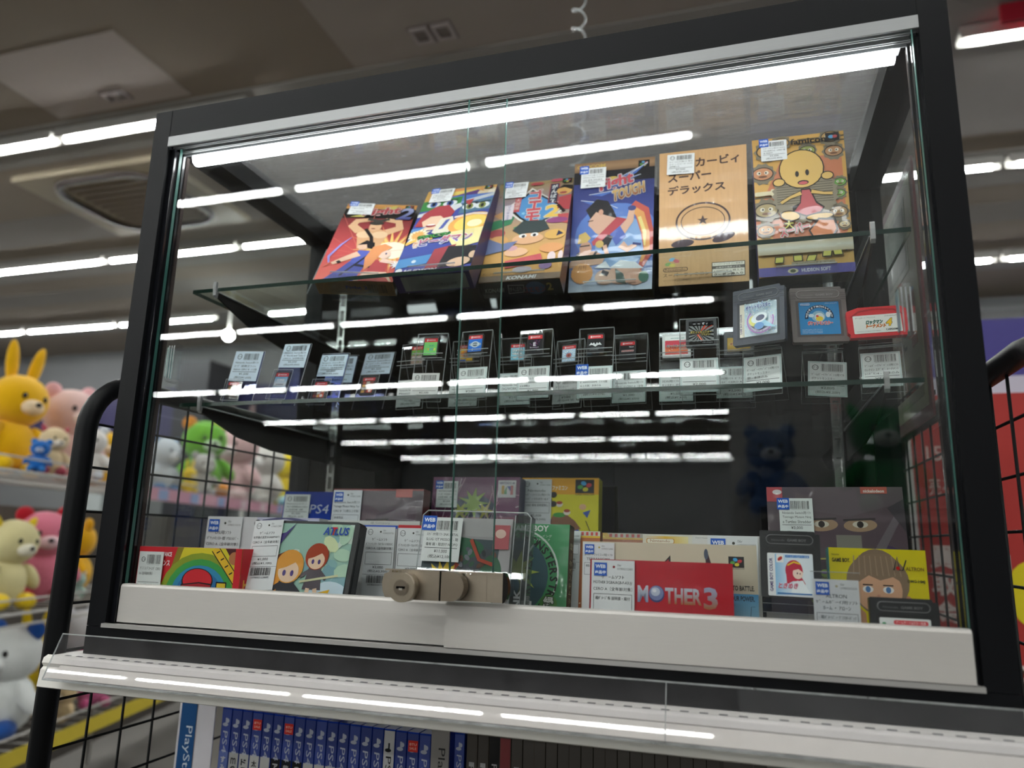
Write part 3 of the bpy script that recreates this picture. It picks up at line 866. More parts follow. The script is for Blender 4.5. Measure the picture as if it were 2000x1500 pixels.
def art1(a, A):   # red fighting game with a big 2
    a.g(0,0,1,A*0.84, ['#e8502a','#d3231f','#b51a20','#7b1519'])
    a.r(0,A*.80,1,A*.94,'#1b1716'); a.r(0,A*.935,1,A,'#e79a1d')
    a.t('SUPER FAMICOM', .42, A*.957, .022, '#6a4310', w=.34)
    snes_logo(a, .84, A*.945, .12, txt=False)
    a.burst(.84,.70,.60,.20,26,'#f0852e',.5); a.burst(.84,.70,.46,.17,22,'#f8cf57',.5); a.e(.84,.70,.22,.2,'#fff6d8')
    for k in range(14): a.st([(.45,.6),(.45+1.1*math.cos(k*.45+2),.6+1.1*math.sin(k*.45+2))], .006, '#e66a45')
    # big raised-arm figure
    a.p([(.38,.72),(.66,.72),(.74,1.12),(.60,1.2),(.42,1.2),(.30,1.12)], '#e3a96f')
    a.st([(.33,1.13),(.20,1.28),(.24,1.40),(.42,1.44)], [.14,.13,.11,.08], '#e8b47e')
    a.st([(.70,1.13),(.86,1.24),(.82,1.40),(.62,1.45)], [.14,.13,.11,.08], '#e8b47e')
    a.e(.41,1.06,.11,.085,'#f1c796'); a.e(.62,1.06,.11,.085,'#f1c796')
    a.e(.52,1.26,.085,.11,'#e8b47e'); a.e(.52,1.35,.10,.05,'#3c3a33'); a.st([(.38,1.45),(.56,1.41),(.68,1.46)],.06,'#45443c')
    a.st([(.40,1.20),(.52,1.0),(.55,.86)],.05,'#221c1a')
    a.e(.50,1.21,.03,.012,'#8c2a20')
    # swordsman
    a.p([(.10,0),(.50,0),(.58,.34),(.36,.42),(.26,.24)], '#3748a8'); a.p([(.36,.40),(.60,.34),(.62,.66),(.42,.68)], '#3b52bd')
    a.st([(.44,.60),(.26,.46),(.14,.36)], [.12,.09,.06], '#edbd9a'); a.e(.46,.78,.075,.09,'#edbd9a'); a.p([(.38,.80),(.48,.92),(.60,.86),(.62,.70),(.52,.74),(.50,.82)], '#151318')
    a.st([(.10,.36),(.06,.52),(.16,.80),(.26,.98)], [.02,.035,.03,.008], '#8f8ae0'); a.st([(.06,.30),(.12,.40)],.02,'#e2582f')
    a.st([(.20,.42),(.24,.38)],.05,'#201a1c'); a.st([(.30,.1),(.60,.62)],.03,'#1f2138'); a.st([(.44,.34),(.66,.30)],.045,'#1f2138')
    # woman with energy
    a.p([(.62,.18),(.86,.16),(.84,.40),(.68,.48)], '#c51f2b'); a.st([(.76,.46),(.90,.42),(1.02,.42)],[.09,.07,.05],'#f2c9b3')
    a.e(.78,.60,.085,.10,'#f3cdb6'); a.p([(.60,.76),(.74,.84),(.86,.76),(.74,.64),(.66,.36),(.58,.22),(.54,.50)], '#e98d3a')
    a.e(.80,.61,.012,.02,'#3e4a78'); a.p([(.5,0),(.98,0),(.88,.20),(.60,.2)], '#f0c9a6'); a.p([(.55,0),(.95,0),(.9,.08),(.6,.08)], '#c8352c')
    a.burst(.98,.36,.10,.04,9,'#ffffff')
    # title
    for pts in ([(.06,1.56),(.34,1.70),(.30,1.58)],[(.10,1.50),(.36,1.60),(.30,1.50)],[(.50,1.74),(.74,1.82),(.70,1.70)]): a.p(pts, '#d9cf57')
    a.t('Fight', .27, 1.475, .23, '#c22433', w=.52, rot=.16, bold=True, slant=.25, outline='#efe2de', ow=.010)
    a.t('2', .76, 1.45, .30, '#2e3a8c', w=.20, rot=.05, bold=True, slant=.25, outline='#10132e', ow=.012, col2='#aeb9e8')
def und1(a, A):
    a.r(0,0,1,A,'#c98a2c'); a.r(.02,A*.1,.98,A*.9,'#b97c28'); a.t('Fight 2', .38, A*.35, A*.32, '#51408f', w=.28, bold=True); barcode(a, .66,A*.2,.9,A*.8,'#5e3f18',20)

def eyeband(a, x0, y0, x1, y1, sk, col, iris, dark='#15171c'):
    h = y1-y0; a.p([(x0,y0),(x1,y0+h*.25),(x1,y1+h*.25),(x0,y1)], col)
    for cx in (.3,.72):
        X = x0+(x1-x0)*cx; Y = y0+h*.62
        a.e(X,Y,.10,h*.28,'#eef2f4',.12); a.e(X,Y,.05,h*.27,iris,.1); a.e(X,Y,.022,h*.16,dark); a.st([(X-.11,Y+h*.22),(X+.10,Y+h*.34)],h*.09,dark)
def art2(a, A):   # bright robot toy cover in slanting bands
    a.r(0,0,1,A,'#2b3fa6')
    a.p([(0,A),(1,A),(1,A*.90),(0,A*.86)], '#d9a12c'); a.p([(.3,A),(1,A*.97),(1,A*.86),(.45,A*.84)], '#e7882a')
    a.p([(.25,A*.95),(.62,A*.97),(.9,A*.99),(.5,A*.90)], '#f4d84a'); a.p([(.4,A*.9),(.8,A*.97),(1,A*.93),(.5,A*.86)], '#5a2a86')
    a.e(.88,A*.925,.13,.09,'#f0d7a8',.3); a.e(.95,A*.91,.05,.07,'#f6ead2'); a.p([(.72,A*.96),(.80,A*.99),(.84,A*.93)],'#e59a2e')
    a.g(.30,A*.80,1,A*.90,['#ffffff','#3f7fd6','#1d4fb0'],vert=False); a.p([(.38,A*.90),(1,A*.90),(1,A*.84),(.5,A*.82)],'#2c6cc9')
    a.p([(.62,A*.84),(1,A*.90),(1,A*.86),(.66,A*.80)],'#cfd6dc')
    eyeband(a, 0, A*.735, .56, A*.86, 0, '#2f8f3a', '#2d63b5'); a.p([(.1,A*.86),(.3,A*.9),(.32,A*.84)],'#cf3022')
    eyeband(a, .58, A*.66, 1, A*.80, 0, '#4a7a9a', '#8f9a3c'); a.p([(.60,A*.82),(.74,A*.84),(.70,A*.76)],'#c41f28')
    a.p([(0,A*.70),(.56,A*.80),(.60,A*.76),(.5,A*.70),(0,A*.66)],'#dfe4e6')
    # red haired shouting head (generic)
    a.p([(.02,A*.55),(.08,A*.70),(.22,A*.78),(.40,A*.79),(.52,A*.70),(.46,A*.58),(.3,A*.52)], '#b5172b')
    a.p([(.10,A*.60),(.2,A*.66),(.34,A*.66),(.42,A*.61),(.36,A*.50),(.18,A*.49)],'#f0c7a2'); a.e(.25,A*.545,.07,.035,'#a01b28'); a.e(.25,A*.557,.06,.014,'#ffffff')
    a.p([(.36,A*.62),(.52,A*.64),(.60,A*.50),(.48,A*.40),(.30,A*.46)],'#e8e2c8'); a.p([(.44,A*.6),(.5,A*.61),(.44,A*.5),(.38,A*.49)],'#3f55b0')
    a.burst(.12,A*.44,.17,.11,14,'#f3e9c2',.2); a.burst(.12,A*.44,.11,.07,12,'#e9a83a',.2)
    a.p([(0,A*.52),(.2,A*.54),(.12,A*.5),(0,A*.48)],'#3f86cf')
    a.e(.80,A*.54,.30,.22,'#f0a51e',.3); a.e(.80,A*.54,.22,.16,'#fbd23c',.3); a.e(.86,A*.53,.10,.08,'#fff7c4'); a.st([(.55,A*.62),(.8,A*.65),(1,A*.63)],.04,'#f4e0d0')
    a.p([(.5,A*.44),(1,A*.48),(1,A*.3),(.7,A*.25)],'#f5e59a'); a.st([(0,A*.34),(.12,A*.38),(.16,A*.34),(.34,A*.40)],.06,'#f2b71f')
    a.p([(0,A*.30),(.5,A*.33),(.6,A*.24),(.2,A*.12),(0,A*.16)],'#1f3fa0'); a.p([(0,A*.17),(.44,A*.21),(.40,A*.11),(0,A*.07)],'#2c8fd2'); a.e(.22,A*.14,.03,.03,'#eefaff')
    a.p([(.44,A*.26),(.72,A*.30),(.60,A*.05),(.40,A*.05)],'#a81e30'); a.p([(.62,A*.28),(1,A*.27),(1,A*.08),(.56,A*.05)],'#23242b'); a.e(.82,A*.10,.15,.09,'#efc6a0',.2); a.e(.98,A*.17,.05,.07,'#efc6a0')
    a.r(0,0,1,A*.045,'#6a3a8c')
    a.t('超', .12, A*.29, .12, '#ef9b38', rot=.12, bold=True, outline='#ffffff', ow=.01)
    a.t('爆球連発!!', .14, A*.385, .075, '#35b14a', w=.44, rot=.10, bold=True, outline='#12330f', ow=.008)
    a.t('ビーダマン', .20, A*.30, .17, '#1f63c4', w=.70, rot=.10, bold=True, outline='#f5f7fa', ow=.014, col2='#ee4b2a')
    snes_logo(a, .84, A*.945, .11, txt=False)
    a.e(.07,A*.045,.045,.045,'#e8e8e8'); a.t('HUDSON', .14, A*.025, .055, '#f1f1f1', w=.42, slant=.2, bold=True)
def und2(a, A):
    a.r(0,0,1,A,'#4b2f73'); a.r(.10,A*.08,.94,A*.92,'#a9a39b'); a.t('HUDSON SOFT', .4, A*.3, A*.14, '#6f6a66', w=.4)

def art3(a, A):   # gold festive cover with tall red katakana title
    a.g(0,0,1,A, ['#c98a2c','#e2a638','#caa06a','#9a8a98','#a58a4c'])
    for k in range(16):
        a.e(random.random(), A*.55+random.random()*A*.4, .012,.012,'#8d4d1e')
    a.p([(0,A*.60),(.30,A*.64),(.26,A*.56),(0,A*.50)],'#2c8a5a'); a.p([(0,A*.66),(.2,A*.72),(.3,A*.66),(.1,A*.62)],'#d99a52')
    a.e(.10,A*.47,.11,.08,'#b63a3e'); a.p([(.3,A*.52),(.5,A*.58),(.66,A*.5),(.4,A*.44)],'#3f9a68')
    a.p([(.46,A*.93),(.72,A*.80),(.98,A*.70),(.78,A*.58),(.56,A*.50),(.34,A*.60),(.14,A*.72),(.30,A*.82)],'#f3f0e4')
    a.p([(.47,A*.91),(.70,A*.80),(.94,A*.70),(.76,A*.59),(.56,A*.52),(.36,A*.61),(.18,A*.72),(.32,A*.82)],'#191413')
    a.p([(.47,A*.88),(.68,A*.79),(.88,A*.70),(.74,A*.60),(.56,A*.54),(.38,A*.62),(.24,A*.72),(.34,A*.81)],'#2d8fd0')
    for x,y in ((.62,.60),(.4,.66),(.72,.72),(.5,.80)): a.burst(x,A*y,.035,.015,5,'#8fd0ee')
    a.vt('ゴエモン', .53, A*.915, .21, '#d0273a', bold=True, gap=1.0, outline='#f4ece4', ow=.012, w=.18)
    a.r(.70,A*.745,.83,A*.955,'#b5262c'); a.r(.71,A*.75,.82,A*.95,'#26304a'); a.vt('がんばれ', .765, A*.944, .085, '#f2f2ee', bold=True, gap=1.05)
    a.t('2', .69, A*.60, .22, '#f3c51c', w=.20, bold=True, outline='#f6f2e0', ow=.014)
    a.r(.26,A*.68,.34,A*.83,'#c23038'); a.vt('大冒険', .30, A*.825, .07, '#f0e6d8', gap=1.05)
    a.p([(.13,A*.60),(.26,A*.61),(.26,A*.765),(.13,A*.755)],'#e9dfe6'); a.vt('マッギネス', .195, A*.755, .055, '#3a4a9a', gap=1.0)
    # smiling helper and hero: plain festive figures
    a.e(.90,A*.865,.10,.075,'#e2a93c'); a.p([(.80,A*.89),(.88,A*.93),(1,A*.92),(1,A*.87),(.9,A*.90)],'#1a1614'); a.e(.89,A*.845,.05,.02,'#a31f26'); a.p([(.84,A*.8),(1,A*.82),(1,A*.66),(.84,A*.68)],'#b81f2c')
    a.st([(.84,A*.72),(.94,A*.64)],.04,'#2a1c1c'); a.p([(.86,A*.62),(1,A*.62),(1,A*.52),(.88,A*.54)],'#c9353a')
    a.e(.86,A*.42,.13,.085,'#e9b13c'); a.p([(.90,A*.455),(.97,A*.42),(.88,A*.40)],'#272f55'); a.e(.86,A*.56,.14,.05,'#9a3c80')
    a.p([(.30,A*.49),(.42,A*.58),(.70,A*.57),(.78,A*.48),(.60,A*.44),(.44,A*.43)],'#3c4a4a')
    a.e(.52,A*.395,.20,.095,'#eeb27a'); a.e(.45,A*.425,.05,.035,'#f5f5f2'); a.e(.60,A*.43,.05,.035,'#f5f5f2'); a.e(.46,A*.42,.022,.025,'#22222a'); a.e(.60,A*.425,.022,.025,'#22222a')
    a.e(.14,A*.39,.13,.09,'#e9a94a'); a.e(.40,A*.27,.15,.075,'#f0b888'); a.e(.34,A*.31,.07,.045,'#d9a0a8'); a.p([(.28,A*.19),(.72,A*.24),(.76,A*.16),(.3,A*.12)],'#c9303c'); a.e(.38,A*.17,.07,.05,'#cf3a46'); a.e(.60,A*.19,.07,.05,'#cf3a46')
    a.e(.84,A*.29,.15,.08,'#e79a4a'); a.e(.86,A*.20,.05,.09,'#f0d8d8'); a.e(.97,A*.21,.03,.08,'#f0d8d8'); a.e(.80,A*.125,.08,.06,'#8d6aa0'); a.e(.52,A*.10,.12,.05,'#b9a9b4')
    a.p([(0,A*.42),(.2,A*.36),(.4,A*.38),(.3,A*.30),(0,A*.26)],'#6f7fae')
    a.p([(.2,A*.94),(.4,A),(.0,A)],'#7a6a38'); a.e(.52,A*.965,.09,.03,'#b3262c'); a.e(.78,A*.985,.08,.03,'#c23a55')
    a.r(0,0,1,A*.055,'#8a6f58')
    a.t('KONAMI', .34, A*.012, .06, '#f2f0ec', w=.36, slant=.25, bold=True); a.t('KONAMI', .04, A*.07, .025, '#5a3a18', w=.3)
    snes_logo(a, .86, A*.945, .12, txt=False)
def und3(a, A):
    a.r(0,0,1,A,'#1a1816'); a.t('KONAMI', .04, A*.35, A*.28, '#b9b6b2', w=.24, bold=True, slant=.2)
    a.p([(.33,A*.2),(.53,A*.25),(.55,A*.75),(.35,A*.8)],'#c9c2b8'); a.p([(.34,A*.25),(.52,A*.3),(.54,A*.7),(.36,A*.75)],'#1a1816'); a.t('がんばれ', .355, A*.35, A*.3, '#cfc8be', w=.16)
    a.e(.68,A*.5,.12,A*.42,'#2f5f9a'); a.t('ゴエモン', .52, A*.22, A*.4, '#a3313c', w=.28, bold=True); a.t('2', .82, A*.3, A*.5, '#c9a23a', w=.07, bold=True)

def art4(a, A):   # blue fighting cover
    a.g(0,0,1,A*.86,['#cfdcec','#3c63b8','#2648a6','#1c3590','#1a2a72'])
    a.r(0,A*.83,1,A*.945,'#15141c'); a.g(0,A*.925,1,A,['#8a6540','#b08556','#9a7046'])
    a.t('CAPCOM', .03, A*.955, .05, '#d8b23a', w=.36, bold=True); snes_logo(a, .80, A*.925, .135)
    a.e(.55,A*.42,.5,.42,'#3f78d2'); a.e(.62,A*.36,.32,.34,'#7faee4')
    # flames of blue behind the title
    for x,y,l,an in ((.35,.80,.5,.25),(.5,.84,.46,.45),(.65,.86,.32,.6),(.2,.74,.4,.1),(.1,.70,.34,-.2),(.3,.7,.3,-.5)):
        X=x; Y=A*y; a.p([(X,Y),(X+l*math.cos(an),Y+l*math.sin(an)),(X+l*.4*math.cos(an-.3),Y+l*.4*math.sin(an-.3))],'#2a66c4')
        a.st([(X,Y),(X+l*math.cos(an),Y+l*math.sin(an))],.008,'#dfe9f4')
    a.e(.46,A*.845,.10,.045,'#d8b53a',.2)
    a.t('Fight', .34, A*.735, .20, '#cf2840', w=.42, rot=.22, bold=True, slant=.15, outline='#f0e8ee', ow=.012)
    a.t('TOUGH', .50, A*.67, .15, '#8a3318', w=.40, rot=.26, bold=True, slant=.2, outline='#efe4d2', ow=.010, col2='#f2c45a')
    # profile with black hair and red collar
    a.p([(.17,A*.62),(.30,A*.70),(.44,A*.68),(.52,A*.60),(.56,A*.54),(.40,A*.56),(.28,A*.50)],'#1d1a20')
    a.p([(.22,A*.54),(.30,A*.60),(.42,A*.57),(.56,A*.54),(.62,A*.52),(.40,A*.40),(.30,A*.44),(.26,A*.47),(.21,A*.50)],'#eab596')
    a.p([(.56,A*.55),(.68,A*.53),(.44,A*.38),(.28,A*.34),(.26,A*.37)],'#c61c33'); a.e(.36,A*.595,.03,.04,'#e2a280'); a.st([(.2,A*.53),(.27,A*.535)],.012,'#3a241c')
    # kicking leg with fire
    a.st([(.84,A*.14),(.95,A*.28),(.93,A*.42),(.86,A*.58),(.74,A*.64)],[.05,.12,.15,.18,.12],'#cf3c1c'); a.st([(.86,A*.20),(.93,A*.30),(.91,A*.42),(.84,A*.56),(.74,A*.61)],[.03,.07,.09,.10,.07],'#f0a030'); a.st([(.90,A*.32),(.90,A*.42),(.83,A*.54)],[.02,.04,.04],'#f8e27a')
    a.st([(.60,A*.42),(.72,A*.52),(.74,A*.60)],[.11,.09,.07],'#eab694'); a.st([(.62,A*.34),(.70,A*.30),(.80,A*.33)],[.10,.08,.05],'#eab694'); a.p([(.48,A*.42),(.60,A*.48),(.68,A*.40),(.56,A*.33)],'#3c62c6'); a.e(.74,A*.61,.05,.035,'#2a3a88'); a.st([(.76,A*.34),(.86,A*.33)],.03,'#27367e')
    a.p([(.36,A*.36),(.46,A*.42),(.52,A*.40),(.46,A*.32),(.40,A*.30)],'#18171c'); a.st([(.42,A*.34),(.46,A*.26)],.05,'#eab694'); a.e(.36,A*.35,.05,.05,'#e0b94a')
    # blond man lower left
    a.p([(0,A*.22),(.12,A*.30),(.30,A*.30),(.44,A*.26),(.40,A*.20),(0,A*.18)],'#e2ae8c'); a.e(.19,A*.325,.075,.09,'#dfa582'); a.p([(.09,A*.36),(.10,A*.43),(.18,A*.45),(.25,A*.40),(.20,A*.37)],'#e6bf4a'); a.st([(.12,A*.34),(.24,A*.345)],.018,'#3a2a2a')
    a.st([(.06,A*.24),(.11,A*.29)],.03,'#1c1c28'); a.st([(.27,A*.24),(.33,A*.30)],.03,'#1c1c28')
    # fists at the bottom
    a.e(.66,A*.12,.20,.13,'#dba588',.2); a.e(.80,A*.09,.12,.10,'#d29878'); a.p([(.56,A*.16),(.66,A*.12),(.70,A*.04),(.58,A*.06)],'#3f5a50'); a.e(.90,A*.09,.06,.07,'#2f6f56'); a.e(.44,A*.10,.12,.10,'#e3b498'); a.st([(.40,A*.14),(.48,A*.12)],.06,'#2c2c3a')
    a.p([(.3,A*.17),(.44,A*.22),(.5,A*.17),(.62,A*.22),(.8,A*.20),(.9,A*.15),(.6,A*.16)],'#e8edf3')
    a.e(.16,A*.135,.13,.12,'#ef9a1e',0,28); a.burst(.16,A*.135,.14,.125,22,'#ef9a1e'); a.t('月刊', .11, A*.165, .05, '#5a3a10', w=.1)
def und4(a, A): a.r(0,0,1,A,'#6f5134')

def art5(a, A):   # wooden-look box, generic oval emblem instead of the character
    a.r(0,0,1,A,'#c39a6c')
    a.mb.mat('wood'); a.r(0,0,1,A,'#c79d6d')
    ink = '#3a2422'
    a.t('カービィ', .42, A*.865, .125, ink, w=.50, rot=.02, bold=True)
    a.t('スーパー', .10, A*.765, .12, ink, w=.50, rot=.02, bold=True)
    a.t('デラックス', .10, A*.665, .12, ink, w=.66, rot=.02, bold=True)
    a.ring(.50, A*.455, .31, .022, ink, 48, ry=.24)
    a.ring(.50, A*.455, .25, .010, ink, 48, ry=.18)
    a.t('★', .50, A*.43, .12, ink, al='c')
    a.e(.27, A*.30, .13, .05, '#33202a', .1); a.e(.73, A*.325, .13, .05, '#33202a', .3)
    for c, x, y, r in (('#6fa8c9',.15,.188,.3),('#c5626a',.20,.175,-.3),('#7ea35f',.105,.155,.2),('#cfc05a',.155,.145,0)): a.e(x,A*y,.035,.022,c,r)
    a.rr(.05,A*.098,.33,A*.128,.025,ink); a.rr(.058,A*.102,.322,A*.124,.02,'#c79d6d'); a.t('Nintendo', .075, A*.104, .032, ink, w=.23)
    a.t('スーパーファミコン', .05, A*.060, .048, ink, w=.52); a.t('スーパーファミコン専用カートリッジ', .05, A*.030, .022, ink, w=.42)
    a.r(.60,A*.045,.955,A*.145,'#e4ddcf'); a.r(.60,A*.098,.955,A*.120,'#5a5450'); 
    for q in (((.60,A*.045),(.955,A*.045)),((.60,A*.145),(.955,A*.145)),((.60,A*.045),(.60,A*.145)),((.955,A*.045),(.955,A*.145))): a.st(list(q),.008,'#3d3431')
    a.t('スーパーファミコン本体が', .615, A*.125, .024, '#3d3431', w=.32); a.t('店頭表示価格よりも', .64, A*.102, .02, '#e9e4da', w=.27)
    a.t('4,000円安く買える', .615, A*.076, .026, '#3d3431', w=.32); a.t('クーポン券入り', .615, A*.050, .032, '#3d3431', w=.32, bold=True)
def und5(a, A): a.r(0,0,1,A,'#7d5a3c')

def tile_beast(a, x, y, s, c, c2):
    a.burst(x, y, s*1.25, s*1.05, 10, '#8a7f66', .1); a.e(x, y, s, s*.72, '#2a2018'); a.e(x, y, s*.9, s*.62, c)
    a.e(x-s*.35, y+s*.1, s*.2, s*.2, '#f2ead2'); a.e(x+s*.35, y+s*.1, s*.2, s*.2, '#f2ead2'); a.e(x-s*.3, y+s*.1, s*.08, s*.1, '#201810'); a.e(x+s*.3, y+s*.1, s*.08, s*.1, '#201810'); a.e(x, y-s*.3, s*.4, s*.12, c2)
def art6(a, A):   # yellow and orange cartoon cover, generic cave-child in the middle
    a.r(0,0,1,A,'#e2a92e'); a.p([(.3,A*.82),(.96,A*.84),(.96,A*.28),(.7,A*.20),(.2,A*.22),(.05,A*.5)],'#d9773a'); a.p([(0,A*.42),(.3,A*.5),(.3,A*.3),(0,A*.28)],'#d9773a')
    for y in (.96,.93,.56,.40,.36): a.r(.5 if y > .9 else 0, A*y, 1 if y > .9 else .25, A*(y+.012), '#6d5a34')
    for x,y,s,c in ((.88,.86,.10,'#c08a52'),(.60,.88,.09,'#9aa84a'),(.10,.74,.12,'#d98a4a'),(.92,.63,.07,'#6fae3f'),(.90,.55,.07,'#7ab648'),(.88,.42,.10,'#b08a4a'),(.93,.33,.06,'#e8d3a0'),(.12,.47,.13,'#b9a36a'),(.10,.33,.09,'#e2a04a'),(.16,.90,.12,'#d9a24a'),(.95,.20,.08,'#a98a5a'),(.85,.96,.1,'#c79a4a'),(.32,.95,.09,'#c79a4a')):
        tile_beast(a, x, A*y, s, c, '#7a4a26')
    a.rr(.0,A*.575,.20,A*.605,.02,'#e9dcae'); a.e(.2,A*.605,.025,.025,'#e9dcae'); a.e(.2,A*.58,.025,.025,'#e9dcae')
    a.burst(.54,A*.56,.36,.33,30,'#9b9076'); 
    for k in range(9): a.r(.24,A*.5+k*.03,.84,A*.5+k*.03+.008,'#5f5640')
    # plain smiling child: round head, red cloth
    K='#1f170f'
    a.e(.52,A*.745,.245,.25,K); a.e(.52,A*.745,.232,.237,'#efbf4c')
    a.e(.27,A*.66,.07,.055,K); a.e(.27,A*.66,.058,.043,'#efbf4c'); a.e(.79,A*.68,.07,.055,K); a.e(.79,A*.68,.058,.043,'#efbf4c')
    a.e(.47,A*.71,.020,.038,K); a.e(.58,A*.715,.020,.038,K); a.e(.53,A*.645,.06,.03,K); a.e(.53,A*.642,.048,.02,'#d9454c')
    a.p([(.50,A*.60),(.60,A*.60),(.66,A*.50),(.74,A*.46),(.70,A*.42),(.54,A*.40),(.40,A*.44),(.40,A*.48),(.48,A*.50)],K); a.p([(.51,A*.59),(.59,A*.59),(.65,A*.49),(.72,A*.455),(.69,A*.43),(.54,A*.41),(.42,A*.445),(.49,A*.50)],'#d2464d')
    a.st([(.50,A*.57),(.38,A*.545),(.28,A*.51)],[.06,.045,.05],K); a.st([(.50,A*.57),(.38,A*.545),(.28,A*.51)],[.045,.03,.035],'#efbf4c')
    a.st([(.61,A*.575),(.74,A*.555),(.83,A*.55)],[.06,.045,.05],K); a.st([(.61,A*.575),(.74,A*.555),(.83,A*.55)],[.045,.03,.035],'#efbf4c')
    a.e(.37,A*.415,.11,.065,K,-.2); a.e(.37,A*.415,.098,.053,'#efbf4c',-.2); a.e(.68,A*.395,.15,.045,K,.05); a.e(.68,A*.395,.138,.033,'#efbf4c',.05)
    # title
    a.p([(.55,A*.30),(.66,A*.385),(.84,A*.375),(.86,A*.30),(.80,A*.24),(.60,A*.24)],K); a.p([(.57,A*.30),(.67,A*.37),(.82,A*.36),(.84,A*.30),(.79,A*.25),(.61,A*.25)],'#e4802e')
    a.t('大', .30, A*.325, .10, '#e9dc2e', bold=True, outline=K, ow=.01); a.t('スーパー', .26, A*.265, .12, '#d32b3c', w=.32, rot=.22, bold=True, outline='#f3efe2', ow=.012)
    for x,y,r in ((.22,.105,.3),(.42,.11,0),(.55,.105,.8),(.72,.13,.4),(.84,.135,-.4)): 
        a.p([(x-.05,A*y-.03),(x+.05,A*y-.03),(x+.05+.03*r,A*y+.05),(x-.05+.03*r,A*y+.05)],K); a.p([(x-.04,A*y-.02),(x+.04,A*y-.02),(x+.04+.03*r,A*y+.04),(x-.04+.03*r,A*y+.04)],'#e3da3a')
    a.g(.0,A*.15,1,A*.235,['#c9b48a','#e9e4d2','#e3c99a'])
    a.r(.35,A*.065,.8,A*.09,'#a99a78'); a.t('スーパーげんじん', .38, A*.068, .03, '#5a4a30', w=.4)
    a.t('famicom', .42, A*.925, .075, '#20180e', w=.42, bold=True); a.r(.80,A*.925,.945,A*.985,'#14161a'); a.e(.86,A*.955,.03,.022,'#3a9fd8'); a.e(.90,A*.955,.025,.02,'#c9363e')
    a.r(0,0,1,A*.062,'#5a4fb0'); a.e(.36,A*.03,.055,.03,'#e8e0b0'); a.e(.36,A*.03,.03,.02,'#4a5a28'); a.t('HUDSON SOFT', .45, A*.018, .045, '#eeeef5', w=.30, bold=True)
def und6(a, A): a.r(0,0,1,A,'#8f7c4c')

UB = [  # frame(x, y, z, yaw, lean, roll), width, height, depth, sticker rectangle
 ((0.1664,0.0970,0.4277,0.2583,0.6058,-0.0309),.1035,.1921,.028,'red game box with a fighter lifting both arms, leftmost on the upper glass shelf',art1,'#2a211d',und1,'#b87d28',(.0065,.160,.0345,.031),('ｽｰﾊﾟｰﾌｧﾐｺﾝ用ｿﾌﾄ','K 箱有 説明書'),'¥5,800','¥6,380',True),
 ((0.2673,0.1182,0.4272,0.0126,0.5412,-0.0040),.1046,.1926,.028,'game box with green-masked eyes and slanting bands, second from left on the upper shelf',art2,'#3c2a66',und2,'#4b2f73',(.0092,.160,.033,.031),('ｽｰﾊﾟｰﾌｧﾐｺﾝ用ｿﾌﾄ','K 爆球連発!! 箱有','1995 説明書有'),'¥2,500','¥2,750',True),
 ((0.3702,0.1597,0.4279,0.0216,0.4136,-0.0070),.1071,.1915,.028,'gold game box with tall red katakana title, third from left on the upper shelf',art3,'#6a3a46',und3,'#1a1816',(.0105,.159,.032,.031),('ｽｰﾊﾟｰﾌｧﾐｺﾝ用ｿﾌﾄ','がんばれｺﾞｴﾓﾝ2','箱/説明書有'),'¥4,000','¥4,400',True),
 ((0.4753,0.2165,0.4268,0.0049,0.0733,-0.0264),.1095,.1919,.028,'blue game box with flaming kick and silver title, fourth on the upper glass shelf',art4,'#2a2326',und4,'#6f5134',(.0100,.152,.034,.030),('ｽｰﾊﾟｰﾌｧﾐｺﾝ用ｿﾌﾄ CAPC','OM Final Fight TOUGH','1995 箱有 説明書有'),'¥32,000','¥35,200',True),
 ((0.5931,0.2191,0.4272,-0.0089,0.0303,-0.0178),.1103,.1875,.028,'plain wood-grain game box with dark katakana title, fifth on the upper glass shelf',art5,'#8a6440',und5,'#7d5a3c',(.0098,.154,.035,.029),('ｽｰﾊﾟｰﾌｧﾐｺﾝ用ｿﾌﾄ 星の','ｶｰﾋﾞｨ ｽｰﾊﾟｰﾃﾞﾗｯｸｽ','説明書入り'),'¥1,500','¥1,650',False),
 ((0.7147,0.2149,0.4262,0.0346,0.0405,0.0043),.1086,.1896,.028,'yellow and orange cartoon game box with a red-clothed child, rightmost on the upper shelf',art6,'#5a4fb0',und6,'#8f7c4c',(.0100,.157,.031,.028),('ｽｰﾊﾟｰﾌｧﾐｺﾝ用ｿﾌﾄ HUDS','ON 超原人2 - USED 箱','有 取説付'),'¥3,500','¥3,850',True)]
